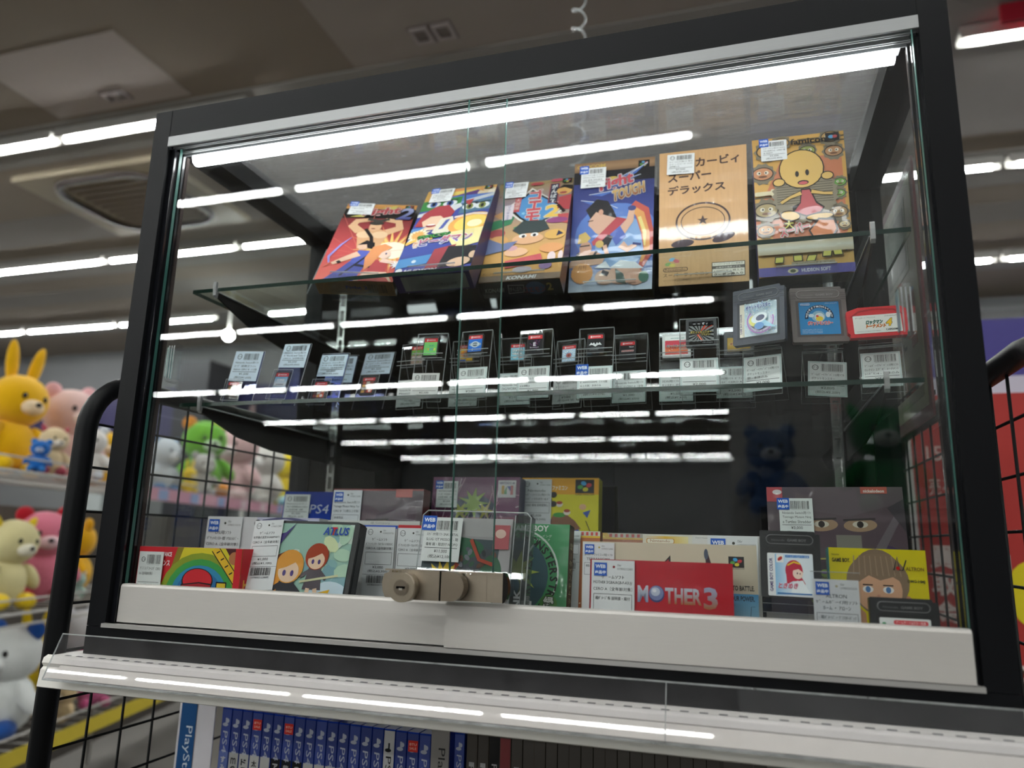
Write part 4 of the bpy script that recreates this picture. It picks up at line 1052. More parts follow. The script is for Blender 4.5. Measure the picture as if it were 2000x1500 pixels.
for k, (fr, w, h, d, label, art, side, und, ucol, st, lines, pr, tx, web) in enumerate(UB):
    fr = (fr[0], fr[1], fr[2] + (0.004 if k == 1 else 0.0), *fr[3:])
    root, _ = game_box(fr, w, h, d, label, art, side, bottom=ucol, group='boxed games on the upper glass shelf')
    bottom_art(root, w, d, und, e=rest(fr, d))
    price_label(root, st[0], st[1], st[2], st[3], list(lines), pr, tx, web=web, rad=.04, rot=(-.01 if k != 4 else -.03))
    if k == 5:
        mb = MB('film'); mb.T = Matrix.Translation((w+0.0001, 0, 0)) @ Matrix.Rotation(PI/2, 4, 'Z')
        a = Art(mb, d, h, y=0); a.r(0,0,1,a.A,'#6f6a62'); a.r(0,0,1,.42,'#5a4fb0'); mb.obj('spine_print', root)
    # clear easel: sloping back plate and a lip in front of the box
    M = frame(*fr)
    e = empty('acrylic_easel', mw=M)
    tag(e, 'clear acrylic easel under the ' + ('red fighter box', 'green-masked eyes box', 'gold katakana box', 'blue kick box', 'wood-grain box', 'yellow cartoon box')[k], 'easel', 'acrylic easels on the upper shelf')
    ln = fr[4]
    p = MB('clear_plastic')
    hh = 0.115; eb = rest(fr, d+.0045)
    p.box(-0.018 if k == 0 else 0.012, w-0.012, d+0.0015, d+0.0035, eb, hh)
    p.mat('clear_edge')
    x0, x1 = (-0.018 if k == 0 else 0.012), w-0.012
    p.box(x0, x1, d+0.0013, d+0.0037, hh, hh+0.0008); p.box(x0-0.0006, x0, d+0.0013, d+0.0037, eb, hh); p.box(x1, x1+0.0006, d+0.0013, d+0.0037, eb, hh)
    p.obj('back_plate', e)
    p = MB('clear_plastic')
    p.box(0.02, w-0.02, -0.004, d+0.002, -0.0032, -0.0012); p.box(0.02, w-0.02, -0.006, -0.004, -0.0032, 0.012)
    p.mat('clear_edge').box(0.02, w-0.02, -0.006, -0.004, 0.012, 0.0127)
    # rear strut to the glass
    zb = -(M.translation.z - Z1)/math.cos(ln)
    p.mat('clear_plastic'); q = Vector((0, d+0.04, 0)); 
    ys = d+0.055; zs = zb + math.tan(ln)*ys
    p.poly([(0.02, d+0.003, hh*.7), (w-0.02, d+0.003, hh*.7), (w-0.02, ys, zs+0.001), (0.02, ys, zs+0.001)])
    yl = d*0.5; p.box(0.03, w-0.03, yl-0.001, yl+0.001, zb+math.tan(ln)*yl+0.0012, -0.0032)
    p.obj('lip', e)
# ================================================================ loose game cards on the lower glass shelf
def easel_b(fr, w, h, depth, ledge, label, k):
    """small A-shaped acrylic stand: sloping face, ledge for the card, rear leg"""
    M = frame(*fr); e = empty('acrylic_stand', mw=M); ln = fr[4]
    tag(e, label, 'stand', 'acrylic card stands on the lower shelf')
    p = MB('clear_plastic'); t = 0.0012
    p.box(0, w, 0, t, 0.0004, h)
    p.mat('clear_edge')
    p.box(0, w, -0.0001, t+0.0001, h, h+0.0007)
    for x in (0, w): p.box(x-0.0003, x+0.0002, -0.0001, t+0.0001, 0.0004, h)
    p.box(0, w, -0.0001, t, 0.0002, 0.0007)
    p.obj('face_plate', e)
    ys = depth; zs = math.tan(ln)*ys
    p = MB('clear_plastic')
    p.poly([(0, t, h), (w, t, h), (w, ys, zs+0.0006), (0, ys, zs+0.0006)])
    p.mat('clear_edge')
    for x in (0, w): p.tube([(x, t, h), (x, ys, zs+0.0006)], 0.00035, 4)
    p.tube([(0, ys, zs+0.0006), (w, ys, zs+0.0006)], 0.00035, 4)
    p.obj('rear_leg', e)
    p = MB('clear_plastic')
    p.box(0, w, -0.0085, 0, ledge-0.0012, ledge-0.0002); p.box(0, w, -0.0092, -0.0080, ledge-0.0012, ledge+0.0045)
    p.mat('clear_edge'); p.box(0, w, -0.0093, -0.0079, ledge+0.0045, ledge+0.0051); p.box(0, w, -0.0094, -0.0091, ledge-0.0013, ledge-0.0007); p.box(0, w, -0.0005, 0.0, ledge-0.0013, ledge-0.0005)
    p.obj('ledge', e)
    return e
SW = {  # stand frame, w, h
's1': ((0.3071,0.1068,.2652,-0.0654,0.0633,-0.0485),0.0409,0.0855),'s2':((0.2642,0.1571,.2652,-0.112,0.1024,0.0036),0.0387,0.0886),'s3':((0.3636,0.1113,.2652,-0.06,0.1684,0.0042),0.04,0.0901),'s4':((0.336,0.1578,.2652,0.102,0.2161,0.0265),0.0389,0.0944),
's5':((0.4015,0.1585,.2652,0.0965,0.2575,0.0332),0.0402,0.0969),'s6':((0.4364,0.1225,.2652,-0.0423,0.12,0.0035),0.0405,0.0882),'s7':((0.4641,0.1851,.2652,-0.1056,0.2419,0.0287),0.0371,0.0962),'s8':((0.5068,0.128,.2652,0.0084,0.2279,0.0073),0.0414,0.0929),
's9':((0.5402,0.1656,.2652,-0.0461,0.2563,0.0096),0.0418,0.0948),'s10':((0.5971,0.1699,.2652,0.0433,0.3316,0.0094),0.0401,0.1007),'s11':((0.6243,0.1193,.2652,0.0158,0.2049,-0.0025),0.0426,0.094),'s12':((0.6616,0.162,.2652,-0.0333,0.3451,-0.0113),0.0406,0.1017),
's13':((0.6897,0.1378,.2652,-0.2202,0.2393,0.0141),0.0415,0.056),'s14':((0.7554,0.153,.2652,0.0519,0.268,-0.013),0.0414,0.0568),'s15':((0.8095,0.1419,.2652,-0.1281,0.2528,0.0002),0.0421,0.0555)}
# x, width, bottom, height of the card on the face; label rect x, z, w, h, rot; lines; price
def roundrect(w, h, r, notch=None, n=3):
    pts = []
    for cx, cy, a0 in ((w-r,r,-PI/2),(w-r,h-r,0),(r,h-r,PI/2),(r,r,PI)):
        for k in range(n+1):
            a = a0+PI/2*k/n; pts.append((cx+r*math.cos(a), cy+r*math.sin(a)))
    return pts
def card_body(parent, w, h, d, col='#161618', mat='plastic'):
    mb = MB(mat, col); mb.prism(roundrect(w, h, w*.08), 0, d)
    mb.c('#0a0a0b').box(w*.35, w*.6, -0.0002, 0, h*.955, h*.985)
    return mb
def switch_card(M, label, fn, w=.0203, h=.0275):
    r = empty('game_card', mw=M); tag(r, label, 'game card', 'loose game cards on the lower shelf')
    card_body(r, w, h, .0032).obj('card_body', r)
    mb = MB('paper'); lw, lh = w*.86, h*.86
    a = Art(mb, lw, lh, y=-0.00015, ox=w*.07, oz=h*.06, step=2e-5); A = a.A
    a.rr(0,0,1,A,.06,'#1c1c1f'); a.rr(0,A*.80,1,A,.06,'#d6353b'); a.r(0,A*.80,1,A*.9,'#d6353b')
    a.rr(.16,A*.845,.27,A*.955,.02,'#f3e8e8'); a.e(.19,A*.92,.018,.018,'#d6353b'); a.r(.215,A*.85,.225,A*.95,'#d6353b'); a.t('SWITCH', .31, A*.865, A*.07, '#f4e6e6', w=.52, bold=True)
    fn(a, A); mb.obj('card_label', r); return r
def k1(a, A): a.r(0,A*.06,1,A*.80,'#7cc46a'); 
def K_green(a, A):
    a.r(.0,A*.10,1,A*.80,'#74c76c')
    for i,(c,l) in enumerate(zip(('#d9623a','#e0a13a','#4a7fd0','#7a4fb0','#e6e04a'),'どうぶつ森')): a.t(l, .10+i*.165, A*.34, A*.14, c, w=.15, bold=True)
    a.t('あつまれ', .42, A*.56, A*.09, '#3f7f8a', w=.34, bold=True); a.t('Nintendo', .6, A*.14, A*.05, '#eef6ea', w=.3)
def K_mine(a, A):
    a.r(0,A*.0,1,A*.80,'#9a8276'); a.r(0,A*.5,1,A*.80,'#6fae4a')
    for i in range(26): a.r(random.random()*.9,A*random.random()*.68,0,0,'#fff') if False else a.r(*(lambda x,y:(x,y,x+.1,y+.08))(random.random()*.9,A*.02+A*random.random()*.62), random.choice(('#7d6a5e','#b09a8c','#5f8a3c','#8a6f60')))
    a.t('MINECRAFT', .08, A*.30, A*.12, '#e4ddd6', w=.84, bold=True)
def K_blue(a, A):
    a.r(0,A*.10,1,A*.80,'#1f6fd0'); a.e(.5,A*.50,.44,.16,'#9fb0bd'); a.e(.5,A*.50,.30,.23,'#c9d3da'); a.e(.5,A*.50,.2,.15,'#54606c'); a.t('CAPCOM', .3, A*.46, A*.08, '#dfe6ea', w=.4, bold=True); a.r(.3,A*.17,.36,A*.27,'#eef2f6'); a.t('Capcom', .42, A*.19, A*.06, '#e6edf5', w=.36)
def K_yellow(a, A):
    a.r(0,A*.05,1,A*.80,'#e8b92c'); a.p([(0,A*.5),(.5,A*.7),(1,A*.55),(1,A*.3),(.4,A*.2)],'#d97a24'); a.e(.45,A*.42,.16,.2,'#7a4a22'); a.e(.75,A*.35,.12,.14,'#3b6fb0'); a.r(0,A*.05,.5,A*.14,'#3a6ab8')
def K_dark(a, A):
    for i in range(60): a.e(.15+.7*random.random(),A*(.2+.56*random.random()),.03,.02,random.choice(('#7a2d6a','#4a2a6a','#a04a86','#2a1c3a')),random.random()*3,8)
    a.t('E', .40, A*.40, A*.2, '#f0e6f0', w=.18, bold=True); a.t('Bloodstained', .18, A*.30, A*.06, '#e6dcea', w=.6); a.t('505', .7, A*.14, A*.05, '#cfcbd0', w=.2)
def K_white(a, A):
    a.r(0,A*.05,1,A*.80,'#8fd3e6'); a.t('STREET', .1, A*.55, A*.14, '#f7fafa', w=.78, bold=True, outline='#2b3c46', ow=.02); a.t('NBA2K', .12, A*.36, A*.14, '#f7fafa', w=.74, bold=True, outline='#2b3c46', ow=.02); a.e(.7,A*.2,.14,.1,'#d95a4a'); a.e(.3,A*.2,.14,.08,'#f2f2ee')
def K_burst(a, A):
    a.r(0,A*.05,1,A*.80,'#bcd6ea'); a.burst(.5,A*.42,.55,.25,16,'#e9f2f8',.3); a.burst(.5,A*.42,.36,.2,12,'#7fa8cf',.3); a.e(.5,A*.42,.2,.18,'#c4706a'); a.e(.5,A*.42,.1,.1,'#8a3f3a')
def K_wing(a, A):
    a.p([(.06,A*.42),(.22,A*.58),(.30,A*.50),(.40,A*.58),(.50,A*.46),(.60,A*.58),(.70,A*.50),(.78,A*.58),(.94,A*.42),(.70,A*.44),(.5,A*.34),(.3,A*.44)],'#d8d8da'); a.t('ARKHAM TRILOGY', .18, A*.28, A*.05, '#77777a', w=.64); a.t('CARTRIDGE ONLY', .12, A*.15, A*.05, '#bdbdc0', w=.6)
def K_full(a, A):
    a.t('Fullcool', .62, A*.66, A*.06, '#e8e8ea', w=.3, bold=True); a.t('MASTERPIECE', .08, A*.42, A*.09, '#cf6a5a', w=.84, bold=True, slant=.2, outline='#dfe6ea', ow=.012); a.t('© Fullcool', .2, A*.22, A*.05, '#9a9aa0', w=.5)
def K_brown(a, A): 
    a.r(0,A*.18,1,A*.80,'#4a3522'); 
    for i in range(8): a.st([(.1,A*(.25+.06*i)),(.5,A*(.32+.055*i)),(.9,A*(.25+.06*i))],.025,'#b8945a')
    a.t('ROGUE', .15, A*.4, A*.16, '#d9b97c', w=.7, bold=True); a.t('Nintendo', .1, A*.07, A*.06, '#b9a080', w=.7)
def K_sky(a, A):
    a.g(0,A*.08,1,A*.80,['#6f9fc0','#e6eef2','#5fb0dc']); a.t('世界樹', .2, A*.55, A*.13, '#f8f8f8', w=.6, bold=True); a.e(.5,A*.38,.4,.07,'#f5f2ea'); a.t('LEGEND', .2, A*.35, A*.08, '#2f4f7a', w=.6, bold=True)
def K_tiles(a, A):
    a.r(0,0,1,A*.80,'#3a2a22')
    for i in range(3):
        for j in range(4): a.r(.06+i*.31,A*(.06+j*.18),.33+i*.31,A*(.21+j*.18),random.choice(('#b8502a','#d9a24a','#8a3a2a','#c9c0b0','#5a3a2a')))
    a.rr(.55,A*.06,.95,A*.26,.04,'#e8562e'); a.e(.75,A*.16,.12,.1,'#f5e6dc')
def onface(key, x, z, off=0.0036):
    fr, w, h = SW[key]
    return frame(*fr) @ Matrix.Translation((x, -off, z))
LST = 'acrylic stand holding the %s card'
CARDS = [
 ('s2','minecraft', .0162,.0579,K_mine,'red-topped black card with a green and brown block picture, behind the green card','blocky green and brown',(.0,.003,.036,.036),('Nintendo Switch用ｿﾌﾄ','Minecraft','CERO A（全年齢対象'),'¥3,000','¥3,300','#cfd0cf',False,False),
 ('s1','green', .0109,.0533,K_green,'red-topped card with a plain green label, front left of the stands','green label',(.0,.004,.0365,.0315),('Nintendo あつまれ','どうぶつの森 CERO A'),'¥3,500','¥3,850','#d9dad8',False,False),
 ('s4','yellow', .0095,.0611,K_yellow,'red-topped card with a yellow label, half hidden behind the blue card','yellow label',(.0005,.002,.0365,.038),('Nintendo Switch用ｿﾌﾄ','CERO A（全年齢'),'¥1,500','¥1,650','#cfd2d0',False,False),
 ('s3','blue', .0101,.0572,K_blue,'red-topped card with a bright blue label and silver emblem','blue label',(.0005,.0026,.0378,.039),('Nintendo Switch用ｿﾌﾄ','CERO A'),'¥580','¥638','#cfdad9',True,False),
 ('s5','white', .0128,.0602,K_white,'red-topped card with pale blue label and white block letters, right of the door edge','pale blue label',(.001,.002,.0388,.044),('Nintendo Switch用ｿﾌﾄ','DIG/WORK CERO A'),'¥2,000','¥2,200','#cfdad9',True,False),
 ('s6','dark', .0104,.0549,K_dark,'red-topped black card with a dark purple figure picture','dark purple',(.0005,.0026,.0388,.0392),('Nintendo Switch用ｿﾌﾄ','Bloodstained CERO B','(2歳)'),'¥1,980','¥2,178','#cfdad9',True,False),
 ('s7','burst', .0081,.0607,K_burst,'red-topped card with an icy blue burst picture','icy blue burst',(-.0005,.0065,.0352,.0375),('ダンガンロンパ','Nintendo Switch用ｿﾌﾄ','歳+ リマスター いくつ'),'¥380','¥418','#cfd0ce',False,False),
 ('s8','wing', .0103,.0566,K_wing,'red-topped black card with a white winged emblem','black winged emblem',(.0004,.0016,.0405,.0402),('Nintendo Switch用ｿﾌﾄ','E ARKHAM（17歳','以上対象）本体のみ'),'¥2,980','¥3,278','#cfdad9',True,True),
 ('s9','full', .0083,.0572,K_full,'red-topped black card with small red and white lettering','black lettered',(.0015,.0018,.0396,.042),('Nintendo Switch用ｿﾌﾄ','ﾏｽﾀｰﾋﾟｰｽ CERO A（全年','齢対象）000'),'¥1,500','¥1,650','#cfdad9',True,False),
]
for key, nm, x, z, fn, label, short, lr, lines, pr, tx, tone, border, web in CARDS:
    fr, w, h = SW[key]
    e = easel_b(fr, w, h, .045, z, 'small acrylic stand carrying the %s card' % short, 0)
    price_label(e, lr[0], lr[1], lr[2], lr[3], list(lines), pr, tx, y=-0.0012, tone=tone, border=border, web=web, logo=not web, rad=.05 if not border else .02)
    switch_card(onface(key, x, z), label, fn)
# the three handheld cards (33 x 35 mm)
def ds_card(M, label, body, fn, w=.0335, h=.0345):
    r = empty('game_card', mw=M); tag(r, label, 'game card', 'loose game cards on the lower shelf')
    mb = MB('plastic', body); mb.prism(roundrect(w, h, w*.05), 0, .0036); mb.box(w*.0, w*.03, -0.0002, 0, h*.1, h*.6); mb.obj('card_body', r)
    lb = MB('glossy'); a = Art(lb, w*.80, h*.84, y=-0.00012, ox=w*.10, oz=h*.07, step=2e-5); fn(a, a.A); lb.obj('card_label', r); return r
def D_white(a, A):
    a.rr(0,0,1,A,.04,'#e9e9e6'); a.t('NINTENDO 3DS', .25, A*.86, A*.055, '#5a8f8a', w=.6, bold=True); a.g(.0,A*.08,1,A*.78,['#d94a52','#ef8a5a','#e2405a','#cf3a4a'])
    for i in range(50): a.e(.08+.84*random.random(),A*(.28+.3*random.random()),.03,.015,random.choice(('#f2c23a','#8a5aa0','#e8e2d8','#c23a3a')),random.random()*3,7)
    a.t('ポケットモンスター', .06, A*.42, A*.12, '#5d4a86', w=.86, bold=True, outline='#f4e6c8', ow=.012)
def D_black(a, A):
    a.rr(0,0,1,A,.04,'#141416'); a.t('NINTENDO', .16, A*.865, A*.05, '#dcdcde', w=.36); a.t('DS', .56, A*.855, A*.085, '#f2f2f2', w=.2, bold=True)
    a.r(.0,A*.12,1,A*.80,'#8d9091')
    for k in range(18):
        an = k*.35; a.p([(.45,A*.45),(.45+.9*math.cos(an),A*.45+.9*math.sin(an)),(.45+.9*math.cos(an+.15),A*.45+.9*math.sin(an+.15))],'#232427')
    a.r(-.0,A*.0,1,A*.115,'#141416'); a.r(0,A*.80,1,A*.85,'#141416')
    a.st([(.42,A*.46),(.66,A*.8)],.05,'#d9482e'); a.st([(.35,A*.42),(.55,A*.14)],.07,'#d9482e'); a.st([(.6,A*.62),(.95,A*.8)],.03,'#b5352a'); a.st([(.38,A*.4),(.52,A*.16)],.02,'#f6c9b0')
    a.t('ポケットモンスター', .06, A*.46, A*.12, '#c8b873', w=.86, bold=True, outline='#22201a', ow=.016); a.t('プラチナ', .5, A*.36, A*.09, '#c8b873', w=.36, bold=True, outline='#22201a', ow=.012)
    a.t('NTR-CPUJ-JPN', .55, A*.03, A*.05, '#c9c9cc', w=.4)
def D_gold(a, A):
    a.rr(0,0,1,A,.04,'#17161a'); a.t('NINTENDO DS', .3, A*.87, A*.05, '#dcdcde', w=.5); a.g(.02,A*.14,.98,A*.80,['#8a6a2a','#c9a648','#b89438']); a.t('ポケモン', .1, A*.42, A*.14, '#8a2f26', w=.8, bold=True, outline='#e6cf86', ow=.012)
for key, x, z, body, fn, label, short, lr, lines, pr, tx in (
 ('s10', .0036,.0615,'#d2d3d1',D_white,'white handheld card with a red and orange label, left of the black one','white handheld',(-.0005,.003,.0388,.044),('3DS用ｿﾌﾄ ﾓｯﾄ','ﾓﾝｽﾀｰ ｵｳｶﾞ','ERO A（全年齢対'),'¥1,500','¥1,650'),
 ('s12', .0081,.0585,'#35363a',D_gold,'dark handheld card with a gold label, half hidden behind the grey cartridge','gold label handheld',(.0,.0035,.039,.042),('DS用ｿﾌﾄ ﾎﾟｹｯﾄﾓﾝｽ','ｰﾙﾄﾞ CERO A（全','齢対象）本体のみ'),'¥3,500','¥3,850'),
 ('s11', .0071,.0570,'#3c3d40',D_black,'dark grey handheld card with black, silver and red burst label','black burst handheld',(.0005,.003,.0407,.0405),('DS用ｿﾌﾄ ﾎﾟｹｯﾄﾓﾝｽﾀｰ ﾌﾟ','ﾗﾁﾅ CERO A（全年齢'),'¥2,000','¥2,200')):
    fr, w, h = SW[key]
    e = easel_b(fr, w, h, .045, z, 'small acrylic stand carrying the %s card' % short, 0)
    price_label(e, lr[0], lr[1], lr[2], lr[3], list(lines), pr, tx, y=-0.0012, tone='#cfdad9', border=True, rad=.02)
    ds_card(onface(key, x, z), label, body, fn)

# cartridges with the notched corner and the oval grip
def gb_cart(M, label, col, fn, group='game cartridges', w=.057, h=.065, d=.0078, dark=None, lab=(.14,.13,.86,.72)):
    r = empty('game_cartridge', mw=M); tag(r, label, 'cartridge', group)
    mb = MB('plastic', col); nz = h*.045
    mb.prism([(0,.001),(.001,0),(w-.001,0),(w,.001),(w,h-nz),(w-w*.075,h-nz),(w-w*.075,h-.001),(w-w*.075-.001,h),(.001,h),(0,h-.001)], 0, d)
    dk = mix(col, '#000000', .45)
    for k in range(4):
        zz = h*(.93-k*.038) - (nz if False else 0)
        mb.c(dk); mb.box(-0.0002, w*.10, -0.0002, 0.001, zz-h*.02, zz-h*.011); mb.box(w*.90, w+0.0002, -0.0002, 0.001, zz-h*.05, zz-h*.041)
    # oval grip: raised rim tinted lighter, flat centre painted darker as a shaded recess
    mb.c(mix(col, '#ffffff', .10))
    cx, cz0 = w*.5, h*.865; L = w*.31; R = h*.068
    pth = []
    for k in range(9): pth.append((cx+L+R*math.sin(PI*k/8), -0.0001, cz0+R*math.cos(PI*k/8)))
    for k in range(9): pth.append((cx-L-R*math.sin(PI*k/8), -0.0001, cz0-R*math.cos(PI*k/8)))
    mb.tube(pth, 0.0005, 6, closed=True)
    a = Art(mb, w, h, y=-0.0001, step=2e-5); A = a.A
    a.rr(.5-.31-.05, A*.865-.07, .5+.31+.05, A*.865+.07, .065, mix(col, '#000000', .12))
    a.t('Nintendo', .20, A*.845, A*.028, mix(col, '#ffffff', .12), w=.22); a.t('GAME BOY', .46, A*.84, A*.04, mix(col, '#ffffff', .12), w=.32, bold=True)
    a.p([(.43,A*.085),(.57,A*.085),(.50,A*.045)], dk); a.p([(.445,A*.080),(.555,A*.080),(.50,A*.050)], col)
    a.r(.09,A*.095,.91,A*.755, dk)
    mb.obj('cartridge_shell', r)
    lb = MB('glossy'); b = Art(lb, w*(lab[2]-lab[0]), h*(lab[3]-lab[1]), y=-0.0004, ox=w*lab[0], oz=h*lab[1], step=2e-5)
    fn(b, b.A); lb.obj('cartridge_label', r)
    return r
def G_silver(a, A):
    a.rr(0,0,1,A,.03,'#b9ccd6'); a.r(0,0,.13,A,'#d9d2c0')
    for i in range(140): a.e(.15+.85*random.random(),A*random.random(),.02,.012,random.choice(('#8fc3e0','#dff0f6','#a7b8e0','#c9e6d8','#f2f2f6','#7fb0d8')),random.random()*3,6)
    a.ring(.58,A*.42,.36,.03,'#a04fb0',30,2.4,6.6); a.ring(.58,A*.42,.30,.02,'#c9a0d8',30,2.4,6.6)
    a.e(.42,A*.42,.14,.16,'#e6e07a',.4,14); a.e(.55,A*.5,.22,.14,'#dfeaf0',.3,14); a.e(.58,A*.5,.12,.08,'#3c4668',.3,12); a.p([(.45,A*.30),(.7,A*.42),(1,A*.15),(.8,A*.2)],'#8fc6e2'); a.e(.55,A*.26,.13,.10,'#3a86c9')
    a.t('ポケットモンスター', .20, A*.76, A*.14, '#27357e', w=.66, rot=.06, bold=True, outline='#dfe6f4', ow=.006)
    a.t('GAME BOY COLOR', .09, A*.06, .055, '#4a3a6a', w=A*.62, rot=PI/2, bold=True); a.t('ポケモン 銀', .45, A*.06, A*.08, '#3c4a66', w=.4)
    a.t('Nintendo DMG', .62, A*.93, A*.035, '#3c4a66', w=.32)
def G_blue(a, A):
    a.rr(0,0,1,A,.02,'#2a86c4'); a.ring(.5,A*.52,.36,.085,'#15324e',40,-.1,PI+.1)
    for k,ch in enumerate('POCKETMONSTERS'):
        an = PI - PI*(k+.5)/14; a.t(ch, .5+.315*math.cos(an), A*.52+.315*math.sin(an)-.03, .06, '#e6eef4', rot=0, al='c', bold=True)
    a.e(.48,A*.55,.17,.16,'#8fb8cf'); a.e(.50,A*.53,.12,.12,'#d9dfe0'); a.e(.50,A*.48,.09,.07,'#e6c83a'); a.e(.45,A*.56,.035,.03,'#cf3a3a'); a.e(.72,A*.60,.06,.08,'#dfe6ea'); a.e(.30,A*.58,.07,.05,'#cfe0ea')
    a.t('ポケットモンスター', .20, A*.28, A*.13, '#cf2f4a', w=.62, bold=True, outline='#f4e6e8', ow=.008)
    a.rr(.04,A*.90,.28,A*.965,.03,'#e6eef4'); a.rr(.05,A*.908,.27,A*.957,.024,'#2a86c4'); a.t('Nintendo', .07, A*.915, A*.035, '#e6eef4', w=.18)
    a.t('DMG-APEJ-JPN', .66, A*.93, A*.03, '#dfe9f2', w=.3)
    for k in range(4): a.t('©1995,1996,1998 Nintendo Creatures GAME FREAK'[k*6:k*6+22], .05, A*(.14-.035*k), A*.022, '#dfe9f2', w=.5)
fr, w, h = SW['s13']; e = easel_b(fr, w, h, .04, h-.001, 'acrylic stand under the silver-label cartridge', 0)
price_label(e, .002, .0045, .040, .042, ['ｹﾞｰﾑﾎﾞｰｲｱﾄﾞﾊﾞﾝｽ用ｿﾌﾄ','ポケットモンスター','銀 - 本体のみ'], '¥2,000', '¥2,200', y=-.0012, tone='#cfdad9', border=True, rad=.02, rot=.02)
fr, w, h = SW['s14']; e = easel_b(fr, w, h, .04, h-.001, 'acrylic stand under the blue-label cartridge', 0)
price_label(e, .002, .002, .0395, .0425, ['ｹﾞｰﾑﾎﾞｰｲｱﾄﾞﾊﾞﾝｽ用ｿﾌﾄ','ポケットモンスター','青 - 本体のみ'], '¥2,000', '¥2,200', y=-.0012, tone='#cfdad9', border=True, rad=.02, rot=-.07)
fr, w, h = SW['s15']; e = easel_b(fr, w, h, .04, h-.001, 'acrylic stand under the red cartridge', 0)
price_label(e, .001, .0065, .038, .0405, ['ｹﾞｰﾑﾎﾞｰｲｱﾄﾞﾊﾞﾝｽ用ｿﾌﾄ','ﾛｯｸﾏﾝ ｴｸﾞｾﾞ ﾄｰﾅﾒﾝﾄ','ﾚｯﾄﾞｻﾝ4 - 本体のみ'], '¥580', '¥638', y=-.0012, tone='#cfdad9', border=True, rad=.02)
gb_cart(frame(.6817,.1345,.3215,-.3627,.0835,0), 'dark grey-blue cartridge with silver holographic label on the lower shelf', '#4a4d58', G_silver, 'game cartridges on the lower shelf')
gb_cart(frame(.7442,.1343,.3225,.0884,.1028,0), 'warm grey cartridge with a bright blue label on the lower shelf', '#746a68', G_blue, 'game cartridges on the lower shelf', h=.064)
# wide red cartridge
r = empty('game_cartridge', mw=frame(.7983,.1247,.3215,.0126,.1367,.0261)); tag(r, 'wide red cartridge with a white label, rightmost on the lower shelf', 'cartridge', 'game cartridges on the lower shelf')
w, h = .0576, .0335
mb = MB('plastic', '#c9252d'); mb.prism([(.002,0),(w-.002,0),(w-.002,.004),(w,.006),(w,h-.004),(w-.001,h-.003),(w-.006,h),(.012,h+.0006),(.001,h-.003),(0,h-.004),(0,.006),(.002,.004)], 0, .0075)
mb.c('#a81d25'); mb.prism([(.003,h-.010),(.006,h-.010),(.012,h-.0045),(w*.5,h-.0025),(w-.012,h-.0045),(w-.006,h-.010),(w-.003,h-.010),(w-.012,h-.0030),(w*.5,h-.0012),(.012,h-.0030)], -0.0004, 0); mb.obj('cartridge_shell', r)
lb = MB('paper'); a = Art(lb, .046, .0205, y=-.0004, ox=.0058, oz=.004, step=2e-5); A = a.A
a.rr(0,0,1,A,.02,'#dedcd6'); a.t('ゲームボーイ アドバンス', .05, A*.82, A*.09, '#2c2c30', w=.42); a.t('AGB-BR4J-JPN', .66, A*.86, A*.06, '#2c2c30', w=.28)
a.t('ロックマン', .26, A*.48, A*.24, '#2f6a5a', w=.34, bold=True, slant=.2, outline='#22342c', ow=.004); a.t('トーナメント', .26, A*.28, A*.2, '#c9482a', w=.40, bold=True, slant=.2, outline='#e6b04a', ow=.006); a.t('4', .66, A*.34, A*.42, '#e6b81f', w=.12, bold=True, slant=.25, outline='#2a241a', ow=.008)
a.t('CAPCOM', .66, A*.1, A*.1, '#2c2c30', w=.24, bold=True); a.t('©CAPCOM CO., LTD. 2003 ALL RIGHTS RESERVED', .05, A*.08, A*.05, '#4c4c50', w=.5)
lb.obj('cartridge_label', r)

